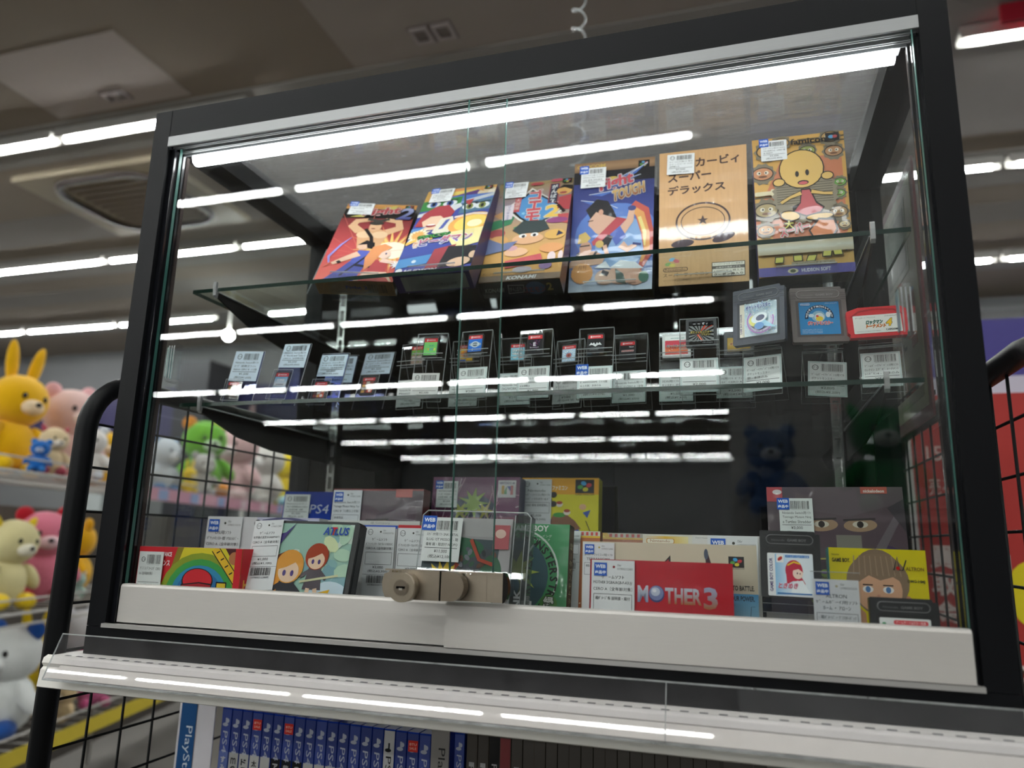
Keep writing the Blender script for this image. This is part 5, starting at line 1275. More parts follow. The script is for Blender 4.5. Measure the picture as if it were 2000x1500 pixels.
# the hanging-tag holders at the left end: clear violet-edged plates with a sticker above and a bagged card below
for i, (fr, w, h, lr, cr, fn, price, tx, lines, desc) in enumerate((
 ((.0668,.071,.2656,-.0767,.1461,-.0791),.0462,.0686,(.001,.0285,.0440,.0395,0),(.0055,.0045,.0205,.0225),K_brown,'¥1,500','¥1,650',('Nintendo Switch用ｿﾌﾄ','ﾛｰｸﾞ 遊戯王ﾗｯｼｭ','Edition CERO B（12歳'),'brown picture, leftmost'),
 ((.1127,.0998,.2656,-.1673,.1802,-.0864),.045,.0845,(.000,.0515,.0440,.0325,0),(.0026,.0148,.0262,.0300),K_sky,'¥3,500','¥3,850',('Nintendo Switch用ｿﾌﾄ','A World and Tales 2','CERO A（全年齢対象）'),'sky-blue picture, second from the left'),
 ((.16,.1193,.2656,-.1711,.1851,-.0691),.0452,.0735,(.0005,.0415,.0440,.0300,0),(.0040,.0085,.0240,.0255),K_tiles,'¥3,000','¥3,300',('Nintendo Switch用ｿﾌﾄ','A-18 City 鋼鉄軍団','CERO A（全年齢対象）'),'small tile picture, third from the left'),
 ((.2045,.1502,.2656,-.0572,.3017,-.012),.0449,.0855,(.0005,.0520,.0435,.0325,0),(.0075,.0195,.0220,.0275),K_tiles,'¥1,300','¥1,430',('Nintendo Switch用ｿﾌﾄ','ﾎﾞﾝﾊﾞｰﾏﾝ CERO','A（全年齢対象）'),'gold picture, fourth from the left'))):
    M = frame(*fr); e = empty('card_holder', mw=M); ln = fr[4]
    tag(e, 'clear tag holder with the %s' % desc, 'card holder', 'tag holders at the left end of the lower shelf')
    p = MB('tint_plastic'); p.box(0, w, 0, .0009, .0004, h)
    p.mat('clear_edge'); p.box(0, w, -.0001, .001, h, h+.0006); p.box(w, w+.0005, -.0001, .001, .0004, h); p.box(-.0005, 0, -.0001, .001, .0004, h)
    p.obj('plate', e)
    ys = .035; p = MB('clear_plastic'); zs = math.tan(ln)*ys
    p.poly([(0.002,.0012,h*.9),(w-.002,.0012,h*.9),(w-.002,ys,zs+.0006),(.002,ys,zs+.0006)]); p.obj('rear_leg', e)
    price_label(e, lr[0], lr[1], lr[2], lr[3], list(lines), price, tx, y=-.0011, tone='#c9d9e6', rad=.01)
    switch_card(M @ Matrix.Translation((cr[0], -.0042, cr[1])), 'bagged game card on the tag holder with the %s' % desc, fn, w=cr[2]-.001, h=cr[3])
    bg = MB('clear_film'); bx0, bx1, bz0, bz1 = cr[0]-.004, cr[0]+cr[2]+.003, max(cr[1]-.008, .001), cr[1]+cr[3]+.002
    bg.box(bx0, bx1, -.0052, -.0049, bz0, bz1)
    bg.mat('clear_edge')
    for q in (((bx0,bz0),(bx1,bz0)),((bx1,bz0),(bx1,bz1)),((bx0,bz1),(bx1,bz1)),((bx0,bz0),(bx0,bz1))): bg.tube([(q[0][0],-.005,q[0][1]),(q[1][0],-.005,q[1][1])], .0004, 4)
    bg.obj('clear_bag', e)
# fifth holder, half hidden behind the second
fr = (.1535,.1500,.2656,-.05,.20,-.04); M = frame(*fr); e = empty('card_holder', mw=M)
tag(e, 'clear tag holder half hidden behind the sky-blue card', 'card holder', 'tag holders at the left end of the lower shelf')
p = MB('tint_plastic'); p.box(0, .045, 0, .0009, .0004, .080); p.mat('clear_edge').box(0,.045,-.0001,.001,.080,.0806); p.obj('plate', e)
price_label(e, .001, .040, .043, .038, ['Nintendo Switch用ｿﾌﾄ','CERO A（全年齢対象）'], '¥2,000', '¥2,200', y=-.0011, tone='#c9d9e6', rad=.01)
# ================================================================ goods standing on the showcase floor, behind the door rails
FZ = 0.0122
def GB_(key, x, y, yaw, lean, roll, w, h, d, label, art, side, **k):
    return game_box((x, y, FZ + max(0, -roll)*w, yaw, lean, roll), w, h, d, label, art, side, group='goods on the showcase floor', **k)[0]
# plain-art helpers: no known character is drawn, only colours and lettering
def face(a, x, y, r, skin='#e9c6a6', hair='#6a4a2a', eyes='#3a5f9a'):
    a.e(x, y+r*.25, r*1.12, r*1.1, hair); a.e(x, y-r*.05, r*.85, r*.88, skin)
    a.p([(x-r*.95,y+r*.2),(x-r*.5,y+r*.95),(x+r*.5,y+r*.98),(x+r*.95,y+r*.2),(x+r*.55,y+r*.45),(x+r*.1,y+r*.3),(x-r*.3,y+r*.48),(x-r*.7,y+r*.2)], hair)
    for s in (-1, 1):
        a.e(x+s*r*.36, y-r*.05, r*.19, r*.13, '#f5f3f0'); a.e(x+s*r*.36, y-r*.05, r*.09, r*.12, eyes); a.st([(x+s*r*.18,y+r*.12),(x+s*r*.54,y+r*.12)], r*.05, '#3a2a22')
    a.st([(x-r*.2,y-r*.5),(x+r*.2,y-r*.5)], r*.08, '#b5605a'); a.e(x, y-r*.28, r*.07, r*.05, '#d09a80')
def aF1(a, A):
    a.r(0,0,1,A,'#c8202c'); a.p([(.28,0),(.30,A*.5),(.38,A),(1,A),(1,0)],'#8b7a1f'); a.p([(.33,0),(.35,A*.5),(.44,A),(1,A),(1,0)],'#d9c82c')
    for r, c in ((.42,'#8a9a2a'),(.36,'#3f9a4a'),(.30,'#2f86b0'),(.25,'#2a6aa0')): a.e(.62,A*.30,r*.9,r*.80,c)
    # generic cap-wearing mascot is left out: cap and tool shapes only
    a.e(.60,A*.52,.15,.10,'#1b1518'); a.e(.60,A*.53,.138,.088,'#cc2530'); a.st([(.45,A*.42),(.62,A*.46),(.74,A*.44)],.05,'#1b1518'); a.st([(.46,A*.42),(.62,A*.455),(.73,A*.435)],.035,'#a81d28')
    a.e(.62,A*.26,.12,.09,'#efc09a'); a.st([(.54,A*.12),(.70,A*.12)],.10,'#3a3038'); a.r(.78,A*.28,.88,A*.52,'#1b1518'); a.r(.79,A*.30,.87,A*.50,'#d9b92c')
    a.st([(.74,A),(1.02,A*.42)],.075,'#1b1518'); a.st([(.74,A),(1.02,A*.42)],.06,'#e2b52a'); a.p([(.84,A),(1,A),(1,A*.62)],'#4a1c20'); a.e(.93,A*.86,.05,.05,'#b5744a')
    for k in range(6): a.st([(.76+k*.045,A*(.93-k*.10)),(.79+k*.045,A*(.96-k*.10))],.01,'#1b1518')
    a.t('ADVANCE', .20, A*.86, .035, '#f0dede', w=.13, bold=True); a.t('アドバンス', .15, A*.72, .05, '#f0dede', w=.17, bold=True)
    a.t('マリオ', .10, A*.16, .12, '#d8303a', w=.22, bold=True, outline='#f6e6e0', ow=.010); a.r(.94,0,1,A,'#c8202c')
r = GB_('F1', .0126,.0238,-.001,.01,.004,.1411,.0756,.022,'red and yellow wide box at the left end of the showcase floor',aF1,'#b51e28',finish='card')
mb = MB('card'); mb.T = Matrix.Translation((.1412,0,0)) @ Matrix.Rotation(PI/2,4,'Z'); a = Art(mb, .022, .0756, y=0); a.r(0,0,1,a.A,'#c3222c'); a.t('BEST',.75,.3,.5,'#e0a13a',w=1.6,rot=PI/2,bold=True); mb.obj('spine_print', r)
price_label(r, .003, .021, .034, .049, ['ｱﾄﾞﾊﾞﾝｽ ﾄﾞﾝｷｰｺﾝｸﾞ CERO','A（全年齢対象）'], '¥2,000', '¥2,200', rad=.06)
def aWhite(a, A):
    a.r(0,0,1,A,'#cfcfd2'); a.ring(.95,A*.3,.5,.02,'#8a8aa8',40); a.e(.62,A*.99,.12,.05,'#2a2a33'); a.r(.45,A*.955,1,A,'#b9b9cf'); a.st([(.5,A*.96),(.7,A),(.9,A*.96)],.02,'#55557a'); a.ring(.46,A*.93,.03,.008,'#222222'); a.t('Game Freak', .72, A*.93, .02, '#666666', w=.2)
r = GB_('F2', .0286,.112,.0076,.0421,-.001,.1611,.1136,.020,'pale grey box with round line drawing, behind the red and yellow box',aWhite,'#c6c6c8',finish='card')
tall_tag(r, .001, .113, .052, .11, ['DS用ｿﾌﾄ','ﾎﾟｹｯﾄﾓﾝｽﾀｰ銀 ｿｳﾙｼﾙﾊﾞｰ','CERO A（全年齢対象）'], '付属品完備 ﾎﾟｹｳｫｰｶｰ付き', web=True, code='1078002143314')
def aPS4(a, A):
    a.r(0,0,1,A,'#2b49b0'); a.r(0,A*.80,1,A,'#2442a4'); a.t('PS4', .55, A*.80, .16, '#dfe4f2', w=.38, slant=.15); a.r(.5,A*.70,.68,A*.73,'#b9c4e6'); a.g(0,0,1,A*.66,['#5a4f8a','#7a8ac0']); a.e(.7,A*.6,.3,.1,'#b9b3c9')
r = GB_('F4', .0416,.249,.0072,.0771,0,.0796,.1552,.014,'blue wrapped slim game case at the back left of the showcase floor',aPS4,'#2340a0',finish='sheet')
price_label(r, .003, .115, .0415, .036, ['PlayStation4ｿﾌﾄ ｼﾞ','TSUT 超戦略2022 CERO','A（全年齢対象）未開'], '¥1,500', '¥1,650', rad=.05)
def aMask(a, A, side='#a01f2c'):
    a.r(0,0,1,A,'#4c3f48'); a.g(0,A*.5,1,A,['#5a4850','#6a5a62'])
    a.e(.25,A*.70,.34,.20,'#5f4652',.1); a.p([(0,A*.86),(.5,A*.78),(.48,A*.60),(0,A*.62)],'#6a4f5a'); a.p([(.5,A*.78),(.95,A*.9),(.9,A*.62),(.48,A*.60)],'#5a4250')
    for x in (.16,.52): a.e(x,A*.70,.13,.055,'#b08a66',.05); a.e(x,A*.705,.06,.028,'#ddd2be'); a.e(x,A*.705,.025,.028,'#2a1f1c'); a.st([(x-.13,A*.735),(x+.12,A*.745)],.018,'#2a1f22')
    a.r(.24,A*.45,.52,A*.60,'#8a7f80'); a.e(.86,A*.35,.28,.26,'#4a2f6a'); a.p([(.5,A*.3),(.9,A*.6),(1,A*.56),(.6,A*.2)],'#6a5a6a')
def aF5(a, A):
    a.r(0,0,1,A,'#4c3f48'); a2 = a; aMask(a, A); a.r(0,A*.985,1,A,'#a33338'); a.r(.70,A*.93,.88,A,'#d0554a')
r = GB_('F5', .1543,.198,.0058,.0675,.002,.1323,.1561,.022,'dark wrapped box with masked eyes, back row left of the purple box',aF5,'#8f1d28')
tall_tag(r, .001, .154, .043, .10, ['新Nintendo Switch用ｿﾌﾄ','Teenage Mutant Ninja Tur','CERO B（12歳以上対象）'], '未使用品', web=True)
def aBlank(a, A): a.r(0,0,1,A,'#d4d2ce'); a.t('@ Company', .50, A*.965, .02, '#77777a', w=.2); a.t('©2017 Pokémon', .05, A*.965, .02, '#77777a', w=.24)
GB_('F6', .1816,.130,-.0039,.1006,.004,.1323,.1128,.018,'blank white box top showing behind the blue and red edged tags',aBlank,'#c9c7c3',finish='card')
def slim(a, A, c):
    a.r(0,0,1,A,'#d6d6d6'); a.r(0,A*.965,1,A,c); a.e(.3,A*.12,.3,.16,'#8f7fb8'); a.e(.7,A*.16,.3,.14,'#4f8fc8'); a.r(.45,A*.05,.9,A*.16,'#3a7fc0'); a.t('ウルトラ', .5, A*.07, .07, '#f0f4f8', w=.36, bold=True)
r = GB_('F7', .2480,.093,.0071,.0421,.0046,.0573,.1065,.012,'blue edged slim case behind a tall white tag, centre left',lambda a,A: slim(a,A,'#2a4fb0'),'#b9c0d0',finish='card')
tall_tag(r, .0185, .1045, .0375, .092, ['ｹﾞｰﾑｿﾌﾄ','ﾎﾟｹｯﾄﾓﾝｽﾀｰ ｳﾙﾄﾗﾑｰﾝ/3DS/C','CERO A（全年齢対象）'], '', '¥3,000', '¥3,300', code='1078002097702', bar=True)
r = GB_('F8', .3062,.093,0,.0421,0,.0573,.1075,.012,'red edged slim case behind a tall white tag, beside the blue edged one',lambda a,A: slim(a,A,'#b5262e'),'#c9a0a0',finish='card')
tall_tag(r, .001, .1040, .0375, .092, ['ｹﾞｰﾑｿﾌﾄ','ﾎﾟｹｯﾄﾓﾝｽﾀｰ ｳﾙﾄﾗｻﾝ/3DS/C','CERO A（全年齢対象）'], '', '¥3,000', '¥3,300', bar=True)
# DS case with fantasy party, tag hanging on its left
def chibi(a, x, y, s, hair, coat, skin='#f1d0b4'):
    a.p([(x-.16*s,y-.34*s),(x+.16*s,y-.34*s),(x+.10*s,y),(x-.10*s,y)], coat); a.st([(x-.08*s,y-.06*s),(x-.24*s,y-.16*s)],.06*s,coat); a.st([(x+.08*s,y-.06*s),(x+.22*s,y-.18*s)],.06*s,coat)
    a.st([(x-.06*s,y-.32*s),(x-.08*s,y-.5*s)],.07*s,skin); a.st([(x+.06*s,y-.32*s),(x+.10*s,y-.48*s)],.07*s,skin)
    a.e(x, y+.15*s, .20*s, .20*s, hair); a.e(x, y+.09*s, .145*s, .13*s, skin)
    a.p([(x-.18*s,y+.10*s),(x-.13*s,y+.30*s),(x+.13*s,y+.31*s),(x+.18*s,y+.10*s),(x+.08*s,y+.20*s),(x-.04*s,y+.14*s)],hair)
    for q in (-1, 1): a.e(x+q*.055*s, y+.07*s, .024*s, .036*s, '#4a3a7a')
def aF3(a, A):
    a.r(0,0,1,A,'#9fc3b4')
    for i in range(36): a.e(random.random(),A*random.random(),.10,.06,random.choice(('#b9d9c0','#8fb8b8','#d9e6b8','#7fa8b0','#cfe0d4')),random.random()*3,9)
    a.e(.3,A*.14,.4,.12,'#dfe9f0'); a.e(.85,A*.2,.25,.2,'#cfe2ee')
    a.p([(.10,A*.86),(.26,A*.90),(.36,A),(.20,A*.74)],'#4a3f7a'); chibi(a,.12,A*.70,.42,'#1d1b24','#33436f'); a.p([(.1,A*.60),(.34,A*.72),(.36,A*.62),(.16,A*.52)],'#6a3a2a')
    chibi(a,.66,A*.56,.62,'#a8452c','#4a4048'); a.st([(.52,A*.40),(.92,A*.48)],.02,'#c9c9a0'); a.p([(.60,A*.26),(.86,A*.34),(.82,A*.20),(.62,A*.14)],'#e0b02a')
    a.p([(.10,A*.14),(.20,A*.40),(.34,A*.62),(.30,A*.3)],'#e59a4a'); chibi(a,.38,A*.42,.78,'#e2a04f','#2b2a33'); a.p([(.12,A*.10),(.62,A*.20),(.6,A*.06),(.2,A*.0)],'#33313c')
    for i in range(14): a.e(.15+.5*random.random(),A*(.04+.2*random.random()),.03,.02,random.choice(('#c9a03a','#6a6a78','#b9a8b8','#1f1f28')))
    a.e(.76,A*.05,.06,.1,'#8a4a3a'); a.r(.0,A*.2,.1,A*.4,'#dfe0e6'); a.p([(.02,A*.22),(.09,A*.20),(.11,A*.36),(.04,A*.38)],'#5a3a2a')
    a.t('ATLUS', .68, A*.885, .075, '#2f4fa8', w=.27, bold=True, slant=.15); a.t('T', .765, A*.885, .075, '#d0303a', w=.05, bold=True, slant=.15)
r = empty('game_case', mw=frame(.1585,.030,FZ+.0009,-.038,.206,-.0068)); tag(r, 'black rimmed game case with three young fantasy fighters on the cover', 'game case', 'goods on the showcase floor')
w, h = .1214, .1084
mb = MB('plastic', '#17181a'); mb.bbox(0, w+.003, 0, .0155, .0036, h+.002, .003); mb.c('#2a2b2d').box(w+.0005, w+.0035, .004, .0115, .02, h-.015); mb.obj('case_shell', r)
mb = MB('sheet'); a = Art(mb, w-.004, h-.002, y=-.0003, ox=.001, oz=.001); aF3(a, a.A); mb.obj('cover_sheet', r)
tall_tag(r, -.0125, .1085, .0385, .078, ['ｹﾞｰﾑｿﾌﾄ','世界樹の迷宮/DS/B(BPNR7)','CERO A（全年齢対象）'], '', '¥1,000', '¥1,100', rot=.06, code='1078002123889', bar=True, notes_h=.30)
# clear hard case with two fighters
r = empty('game_case', mw=frame(.3573,.0265,FZ+.0014,.0443,.2035,-.0112)); tag(r, 'smoky clear hard case with a spiky blond figure, behind the lock', 'game case', 'goods on the showcase floor')
w, h = .1188, .1238
mb = MB('card'); a = Art(mb, w*.80, h*.92, y=.0035, ox=w*.03, oz=h*.03); A = a.A
a.r(0,0,1,A,'#a9a6a6'); a.r(0,A*.83,1,A,'#b9b6b5'); a.p([(0,0),(.86,0),(.84,A*.3),(.88,A*.8),(0,A*.82)],'#46545a'); a.e(.60,A*.56,.30,.22,'#4a4f56'); a.e(.40,A*.72,.3,.12,'#2f6a4a'); a.e(.8,A*.5,.12,.2,'#36684a')
for i in range(60): a.e(.35+.5*random.random(),A*(.12+.6*random.random()),.04,.025,random.choice(('#5a5f68','#30343a','#7a7f86','#3a5f4a','#6a4a3a')),random.random()*3,7)
a.st([(.42,A*.4),(.36,A*.5),(.42,A*.58)],.05,'#b5452a'); a.st([(.55,A*.80),(.66,A*.62),(.82,A*.58)],.04,'#b5452a'); a.st([(.72,A*.34),(.9,A*.44)],.05,'#c9702a'); a.burst(.72,A*.32,.05,.02,5,'#e0c22a'); a.r(.80,A*.72,.98,A*.94,'#b5555a'); a.e(.88,A*.86,.06,.05,'#e0c0b0')
a.burst(.26,A*.42,.20,.13,14,'#e6c42e',.4); a.e(.24,A*.33,.12,.11,'#efc6a0'); a.e(.19,A*.33,.045,.045,'#f4f4f0'); a.e(.29,A*.33,.045,.045,'#f4f4f0'); a.st([(.14,A*.345),(.23,A*.33)],.015,'#2a2a2a'); a.st([(.25,A*.33),(.34,A*.345)],.015,'#2a2a2a'); a.p([(.12,A*.38),(.2,A*.5),(.38,A*.48),(.4,A*.36),(.3,A*.40),(.2,A*.39)],'#e6c42e')
mb.mat('plastic').c('#c9c9ca').box(.004, w*.83, .004, .016, .0046, h*.95); mb.obj('cover_sheet', r)
mb = MB('clear_plastic'); mb.bbox(0, w, 0, .0015, 0, h, .005); mb.mat('smoke_case'); mb.box(w*.86, w, .0016, .020, .0046, h-.002); mb.mat('clear_edge')
pp = [(p[0], -.0002, p[1]) for p in [(.005,.0),(w-.005,.0),(w,.005),(w,h-.005),(w-.005,h),(.005,h),(0,h-.005),(0,.005)]]; mb.tube(pp, .0008, 5, closed=True); mb.tube([(w*.86,-.0003,.003),(w*.86,-.0003,h-.003)], .0005, 5); mb.tube([(w*.955,-.0003,.003),(w*.955,-.0003,h-.012)], .0004, 5)
a = Art(mb, w*.14, h, y=-.0006, ox=w*.86); a.t('SNK', .70, 1.2, .42, '#b9bbbc', w=1.6, rot=PI/2, bold=True); mb.obj('clear_shell', r)
price_label(r, .0035, .070, .042, .046, ['ﾈｵｼﾞｵP用ｿﾌﾄ SNK METAL','SLUG 1ST MISSION - 箱','傷有 箱・取説付 NEOPO'], '¥11,000', '¥12,100', web=True, y=-.0014, rad=.05)
def aN64(a, A):
    a.r(0,0,1,A,'#7a3566'); a.g(0,0,1,A*.7,['#a02a3a','#8a2f5a'])
    a.e(.5,A*.72,.26,.20,'#3a3f5a'); a.burst(.48,A*.80,.18,.07,9,'#9ab83a',.3); a.burst(.34,A*.74,.12,.04,6,'#b9bf3a',.3); a.burst(.62,A*.74,.12,.04,6,'#c9bf3a',.3); a.e(.5,A*.62,.2,.1,'#b52f38'); a.e(.16,A*.6,.14,.1,'#5f7a46')
    for i in range(26): x=random.random(); a.st([(x,A*(.45+.5*random.random())),(x+.12,A*(.5+.5*random.random()))],.006,random.choice(('#d9a8c0','#c97aa0','#e8d0dc')))
    a.st([(.82,A*.52),(.95,A*.6)],.08,'#d9482e'); a.ring(.9,A*.55,.12,.012,'#7ab8d8',20)
    a.r(.76,A*.845,.96,A*.975,'#e3e0e2'); a.t('NINTENDO 64', .775, A*.945, .028, '#4a3a6a', w=.17, bold=True); a.p([(.81,A*.87),(.86,A*.93),(.86,A*.87)],'#3f8f4a'); a.p([(.86,A*.93),(.92,A*.87),(.92,A*.93)],'#3a4fa0'); a.r(.80,A*.87,.83,A*.935,'#c9a02a'); a.r(.90,A*.865,.93,A*.935,'#b53a3a')
r = GB_('F10', .2925,.249,.004,.0807,-.001,.1251,.1769,.028,'purple wrapped wide box in the back row, centre',aN64,'#2f2a6a')
r.location.x = .2761
price_label(r, .007, .135, .031, .036, ['NINTENDO64用ｿﾌﾄ N','ｾﾞﾙﾀﾞの伝説 ﾑｼﾞｭﾗ','の仮面 箱有 - 説有'], '¥2,500', '¥2,750', web=True)
def aF11(a, A):
    a.r(0,0,1,A,'#e2d71e'); a.r(0,A*.875,1,A,'#eba81f'); a.t('ファミコン', .40, A*.905, .06, '#f4ead0', w=.20, bold=True); snes_logo(a, .70, A*.885, .24, '#17181a')
    a.p([(.30,A*.50),(.36,A*.66),(.44,A*.72),(.56,A*.70),(.66,A*.66),(.78,A*.60),(.84,A*.52),(.84,A*.4),(.3,A*.4)],'#2f5fb8'); a.p([(.36,A*.62),(.42,A*.72),(.56,A*.74),(.70,A*.68),(.78,A*.62),(.66,A*.60),(.58,A*.56),(.46,A*.6)],'#8a5a3a'); a.e(.5,A*.72,.08,.03,'#3f9a3a')
    for x,y,c in ((.50,.80,'#efe2d0'),(.60,.74,'#efe2d0'),(.80,.78,'#e9b98a'),(.36,.83,'#2a2418'),(.42,.80,'#2a2418'),(.42,.87,'#2a2418')): a.e(x,A*y,.045,.035,c); a.e(x,A*y+.02,.04,.02,'#b5452e' if c == '#efe2d0' else c)
    a.e(.50,A*.57,.09,.08,'#b9303a'); a.p([(.80,A*.74),(.9,A*.76),(.86,A*.70)],'#2f4fa0'); a.st([(.84,A*.68),(.90,A*.6)],.01,'#4a4010'); a.r(0,0,.6,A*.3,'#d9c81a')
r = GB_('F11', .3958,.279,.0197,.0872,0,.1066,.1787,.028,'yellow box with orange top band and a tall white tag, back row',aF11,'#d9cf2a',finish='card')
tall_tag(r, .001, .1765, .0415, .125, ['Nintendo','ｽｰﾊﾟｰﾌｧﾐｺﾝ用ｿﾌﾄ','ｽｰﾊﾟｰﾏﾘｵﾜｰﾙﾄﾞ'], '- USED 箱有 説明書無し', '¥2,000', '¥2,200', notes_h=.34)
def aF12(a, A):
    a.r(0,0,1,A,'#1f9a52'); a.ring(.40,A*.52,.50,.02,'#dfeee4',40); a.e(.36,A*.5,.42,.42,'#2f5f6a')
    for k,ch in enumerate('POCKETMONSTERSTRAINER'):
        an = PI*.80 - PI*1.25*(k+.5)/21; a.t(ch, .40+.40*math.cos(an), A*.52+.40*math.sin(an)-.04, .09, '#16241c', rot=an-PI/2, al='c', bold=True)
    a.burst(.42,A*.54,.26,.1,9,'#b8cf3a',.3); a.e(.30,A*.40,.16,.13,'#4fa8c4'); a.e(.20,A*.66,.10,.08,'#c98a9a')
    a.t('GAME BOY', .30, A*.925, .07, '#e6f2ea', w=.46, bold=True); a.t('ロールプレイング', .50, A*.87, .03, '#e6f2ea', w=.3); a.t('ソフトウェア', .58, A*.835, .025, '#e6f2ea', w=.2)
    a.e(.80,A*.25,.10,.10,'#3f8f2a'); a.t('緑', .80, A*.215, .12, '#f0f4ea', w=.12, al='c', bold=True, outline='#1a3a1a', ow=.008)
    a.t('モンスター', .02, A*.07, .17, '#5a3f9a', w=.74, bold=True, outline='#f2f0f8', ow=.014)
r = GB_('F12', .4062,.098,-.02,.1312,-.0068,.0975,.1126,.020,'green wrapped box with a ring of letters, behind the lock end',aF12,'#1a7f44')
mb = MB('card'); mb.T = Matrix.Translation((.0977,0,0)) @ Matrix.Rotation(PI/2,4,'Z'); a = Art(mb, .020, .1085, y=0, oz=.0038); a.r(0,0,1,a.A,'#3a3f30'); a.t('ポケットモンスター 緑',.85,.5,.6,'#b9c9a0',w=4,rot=PI/2); mb.obj('spine_print', r)
tall_tag(r, .048, .030, .012, .030, [], '', y=-.003, code='')
def aBurger(a, A):
    a.r(0,0,1,A,'#b5673a'); a.r(0,A*.93,1,A,'#e3b530'); a.p([(0,A*.96),(.3,A),(.4,A*.95)],'#f2dc5a'); a.p([(.42,A),(.5,A*.95),(1,A*.95),(1,A)],'#c9bfae')
    for k in range(6): a.r(.46+k*.09,A*.955,.505+k*.09,A*.99,'#c94a44')
    for i in range(18): a.e(random.random(),A*random.random()*.5,.02,.012,'#e8cfa0',.5,8)
r = GB_('F13a', .4973,.198,0,.1007,0,.0736,.1055,.014,'box top with yellow band and red checks behind the cream box',aBurger,'#b9a888',finish='film')
def aNin(a, A):
    a.r(0,0,1,A,'#d9d4c6'); a.g(.0,A*.88,.6,A*.98,['#d9d4c6','#e8b62a','#e6d9a0'],vert=False); a.rr(.05,A*.90,.42,A*.955,.02,'#c98a3a'); a.rr(.06,A*.905,.41,A*.95,.02,'#e9e2cf'); a.t('Nintendo', .10, A*.915, .035, '#a05a2a', w=.26); a.rr(.78,A*.86,.90,A*.95,.02,'#d9662e'); a.e(.84,A*.90,.035,.03,'#f2e6d8'); a.t('スーパー', .25, A*.83, .06, '#2a2420', w=.5, bold=True)
r = GB_('F13b', .5735,.178,0,.1007,0,.0855,.105,.014,'pale box top with flame print behind the cream box',aNin,'#c9c5bb',finish='card')
r = GB_('F12b', .4700,.140,-.017,.1235,-.003,.060,.1065,.014,'brown speckled box behind the green box, with a white tag',aBurger,'#7a4a30',finish='card')
tall_tag(r, .008, .1060, .0300, .090, ['用ｿﾌﾄ'], '', '¥1,600', '¥1,760', bar=True)
def aF14(a, A):
    a.r(0,0,1,A,'#c9bfa8'); a.p([(.18,A*.70),(.24,A*.78),(.32,A*.745),(.34,A*.70),(.46,A*.76),(.52,A*.88),(.53,A*.45),(.18,A*.45)],'#1b1214'); a.p([(.19,A*.70),(.24,A*.76),(.31,A*.73),(.34,A*.68),(.46,A*.74),(.51,A*.84),(.52,A*.45),(.19,A*.45)],'#a51f2a')
    a.t('TERRA', .22, A*.50, .11, '#1b1214', w=.29, bold=True); a.st([(.725,A*.9),(.735,A*.8),(.755,A*.5)],[.018,.03,.045],'#3a1f2a'); a.e(.722,A*.9,.012,.03,'#4a5566')
    snes_logo(a, .845, A*.775, .085, '#15161a')
    a.t('EARN TO BATTLE.', .80, A*.55, .028, '#22201c', w=.18, bold=True); a.g(.70,A*.0,1,A*.52,['#4a9fc8','#8fc3da','#3f8fc0']); a.t('USE YOUR POWER.', .80, A*.45, .028, '#1c2430', w=.18, bold=True)
    a.p([(.7,0),(.7,A*.12),(.80,A*.16),(.86,A*.12),(.92,A*.19),(1,A*.14),(1,0)],'#4a1f22'); a.ring(.955,A*.25,.02,.004,'#2a4f6a',16); a.st([(.955,A*.3),(.96,A*.4),(.98,A*.4)],.003,'#2a4f6a'); a.st([(.955,A*.2),(.955,A*.14)],.003,'#2a4f6a')
r = GB_('F14', .5275,.063,.0068,.0721,0,.1693,.0947,.026,'wide cream box with a red winged title, behind the red box',aF14,'#b9b09a',finish='card')
tall_tag(r, .001, .0935, .032, .085, ['ｽｰﾊﾟｰﾌｧﾐｺﾝ用ｿﾌﾄ','TERRANIGMA'], '箱ﾀﾞﾒｰｼﾞ有', web=True, dot='#b5a03a')
r = GB_('F14b', .6330,.118,0,.1007,0,.068,.1044,.018,'slim box top with a white tag behind the cream box',aBlank,'#7a5f58',finish='card')
tall_tag(r, .016, .1040, .050, .06, [], '', web=True)
def aF15(a, A):
    a.r(0,0,1,A,'#c01a2c'); a.r(0,0,.005,A,'#8f1420')
    y = A*.52; 
    a.t('M', .345, y, .115, '#8a93b8', w=.075, bold=True, col2='#d9dde8'); a.e(.478,y+.06,.055,.058,'#3a3f72'); a.e(.476,y+.066,.050,.050,'#7f88b4'); a.e(.470,y+.075,.032,.030,'#c9d0e4'); a.e(.463,y+.082,.014,.012,'#f2f4fa')
    for ch, x in (('T',.537),('H',.602),('E',.668),('R',.728)): a.t(ch, x, y-.004, .11, '#a9683a', w=.058, bold=True, col2='#c9cfe0')
    a.t('3', .80, y-.03, .15, '#a9683a', w=.095, bold=True, col2='#aab2d0')
r = GB_('F15', .5441,.018,.0187,.0996,-.0028,.1308,.0781,.022,'bright red wide box with chrome lettering at the front of the floor',aF15,'#a81626',finish='sheet')
tall_tag(r, .002, .0772, .0405, .079-.002, ['ｹﾞｰﾑｿﾌﾄ','MOTHER 3/GBA/AGB-P-A3UJ/','CERO A（全年齢対象）'], '箱ﾀﾞﾒｰｼﾞ有 説明書・箱付', web=True, dot='#8a2a2f', notes_h=.7)
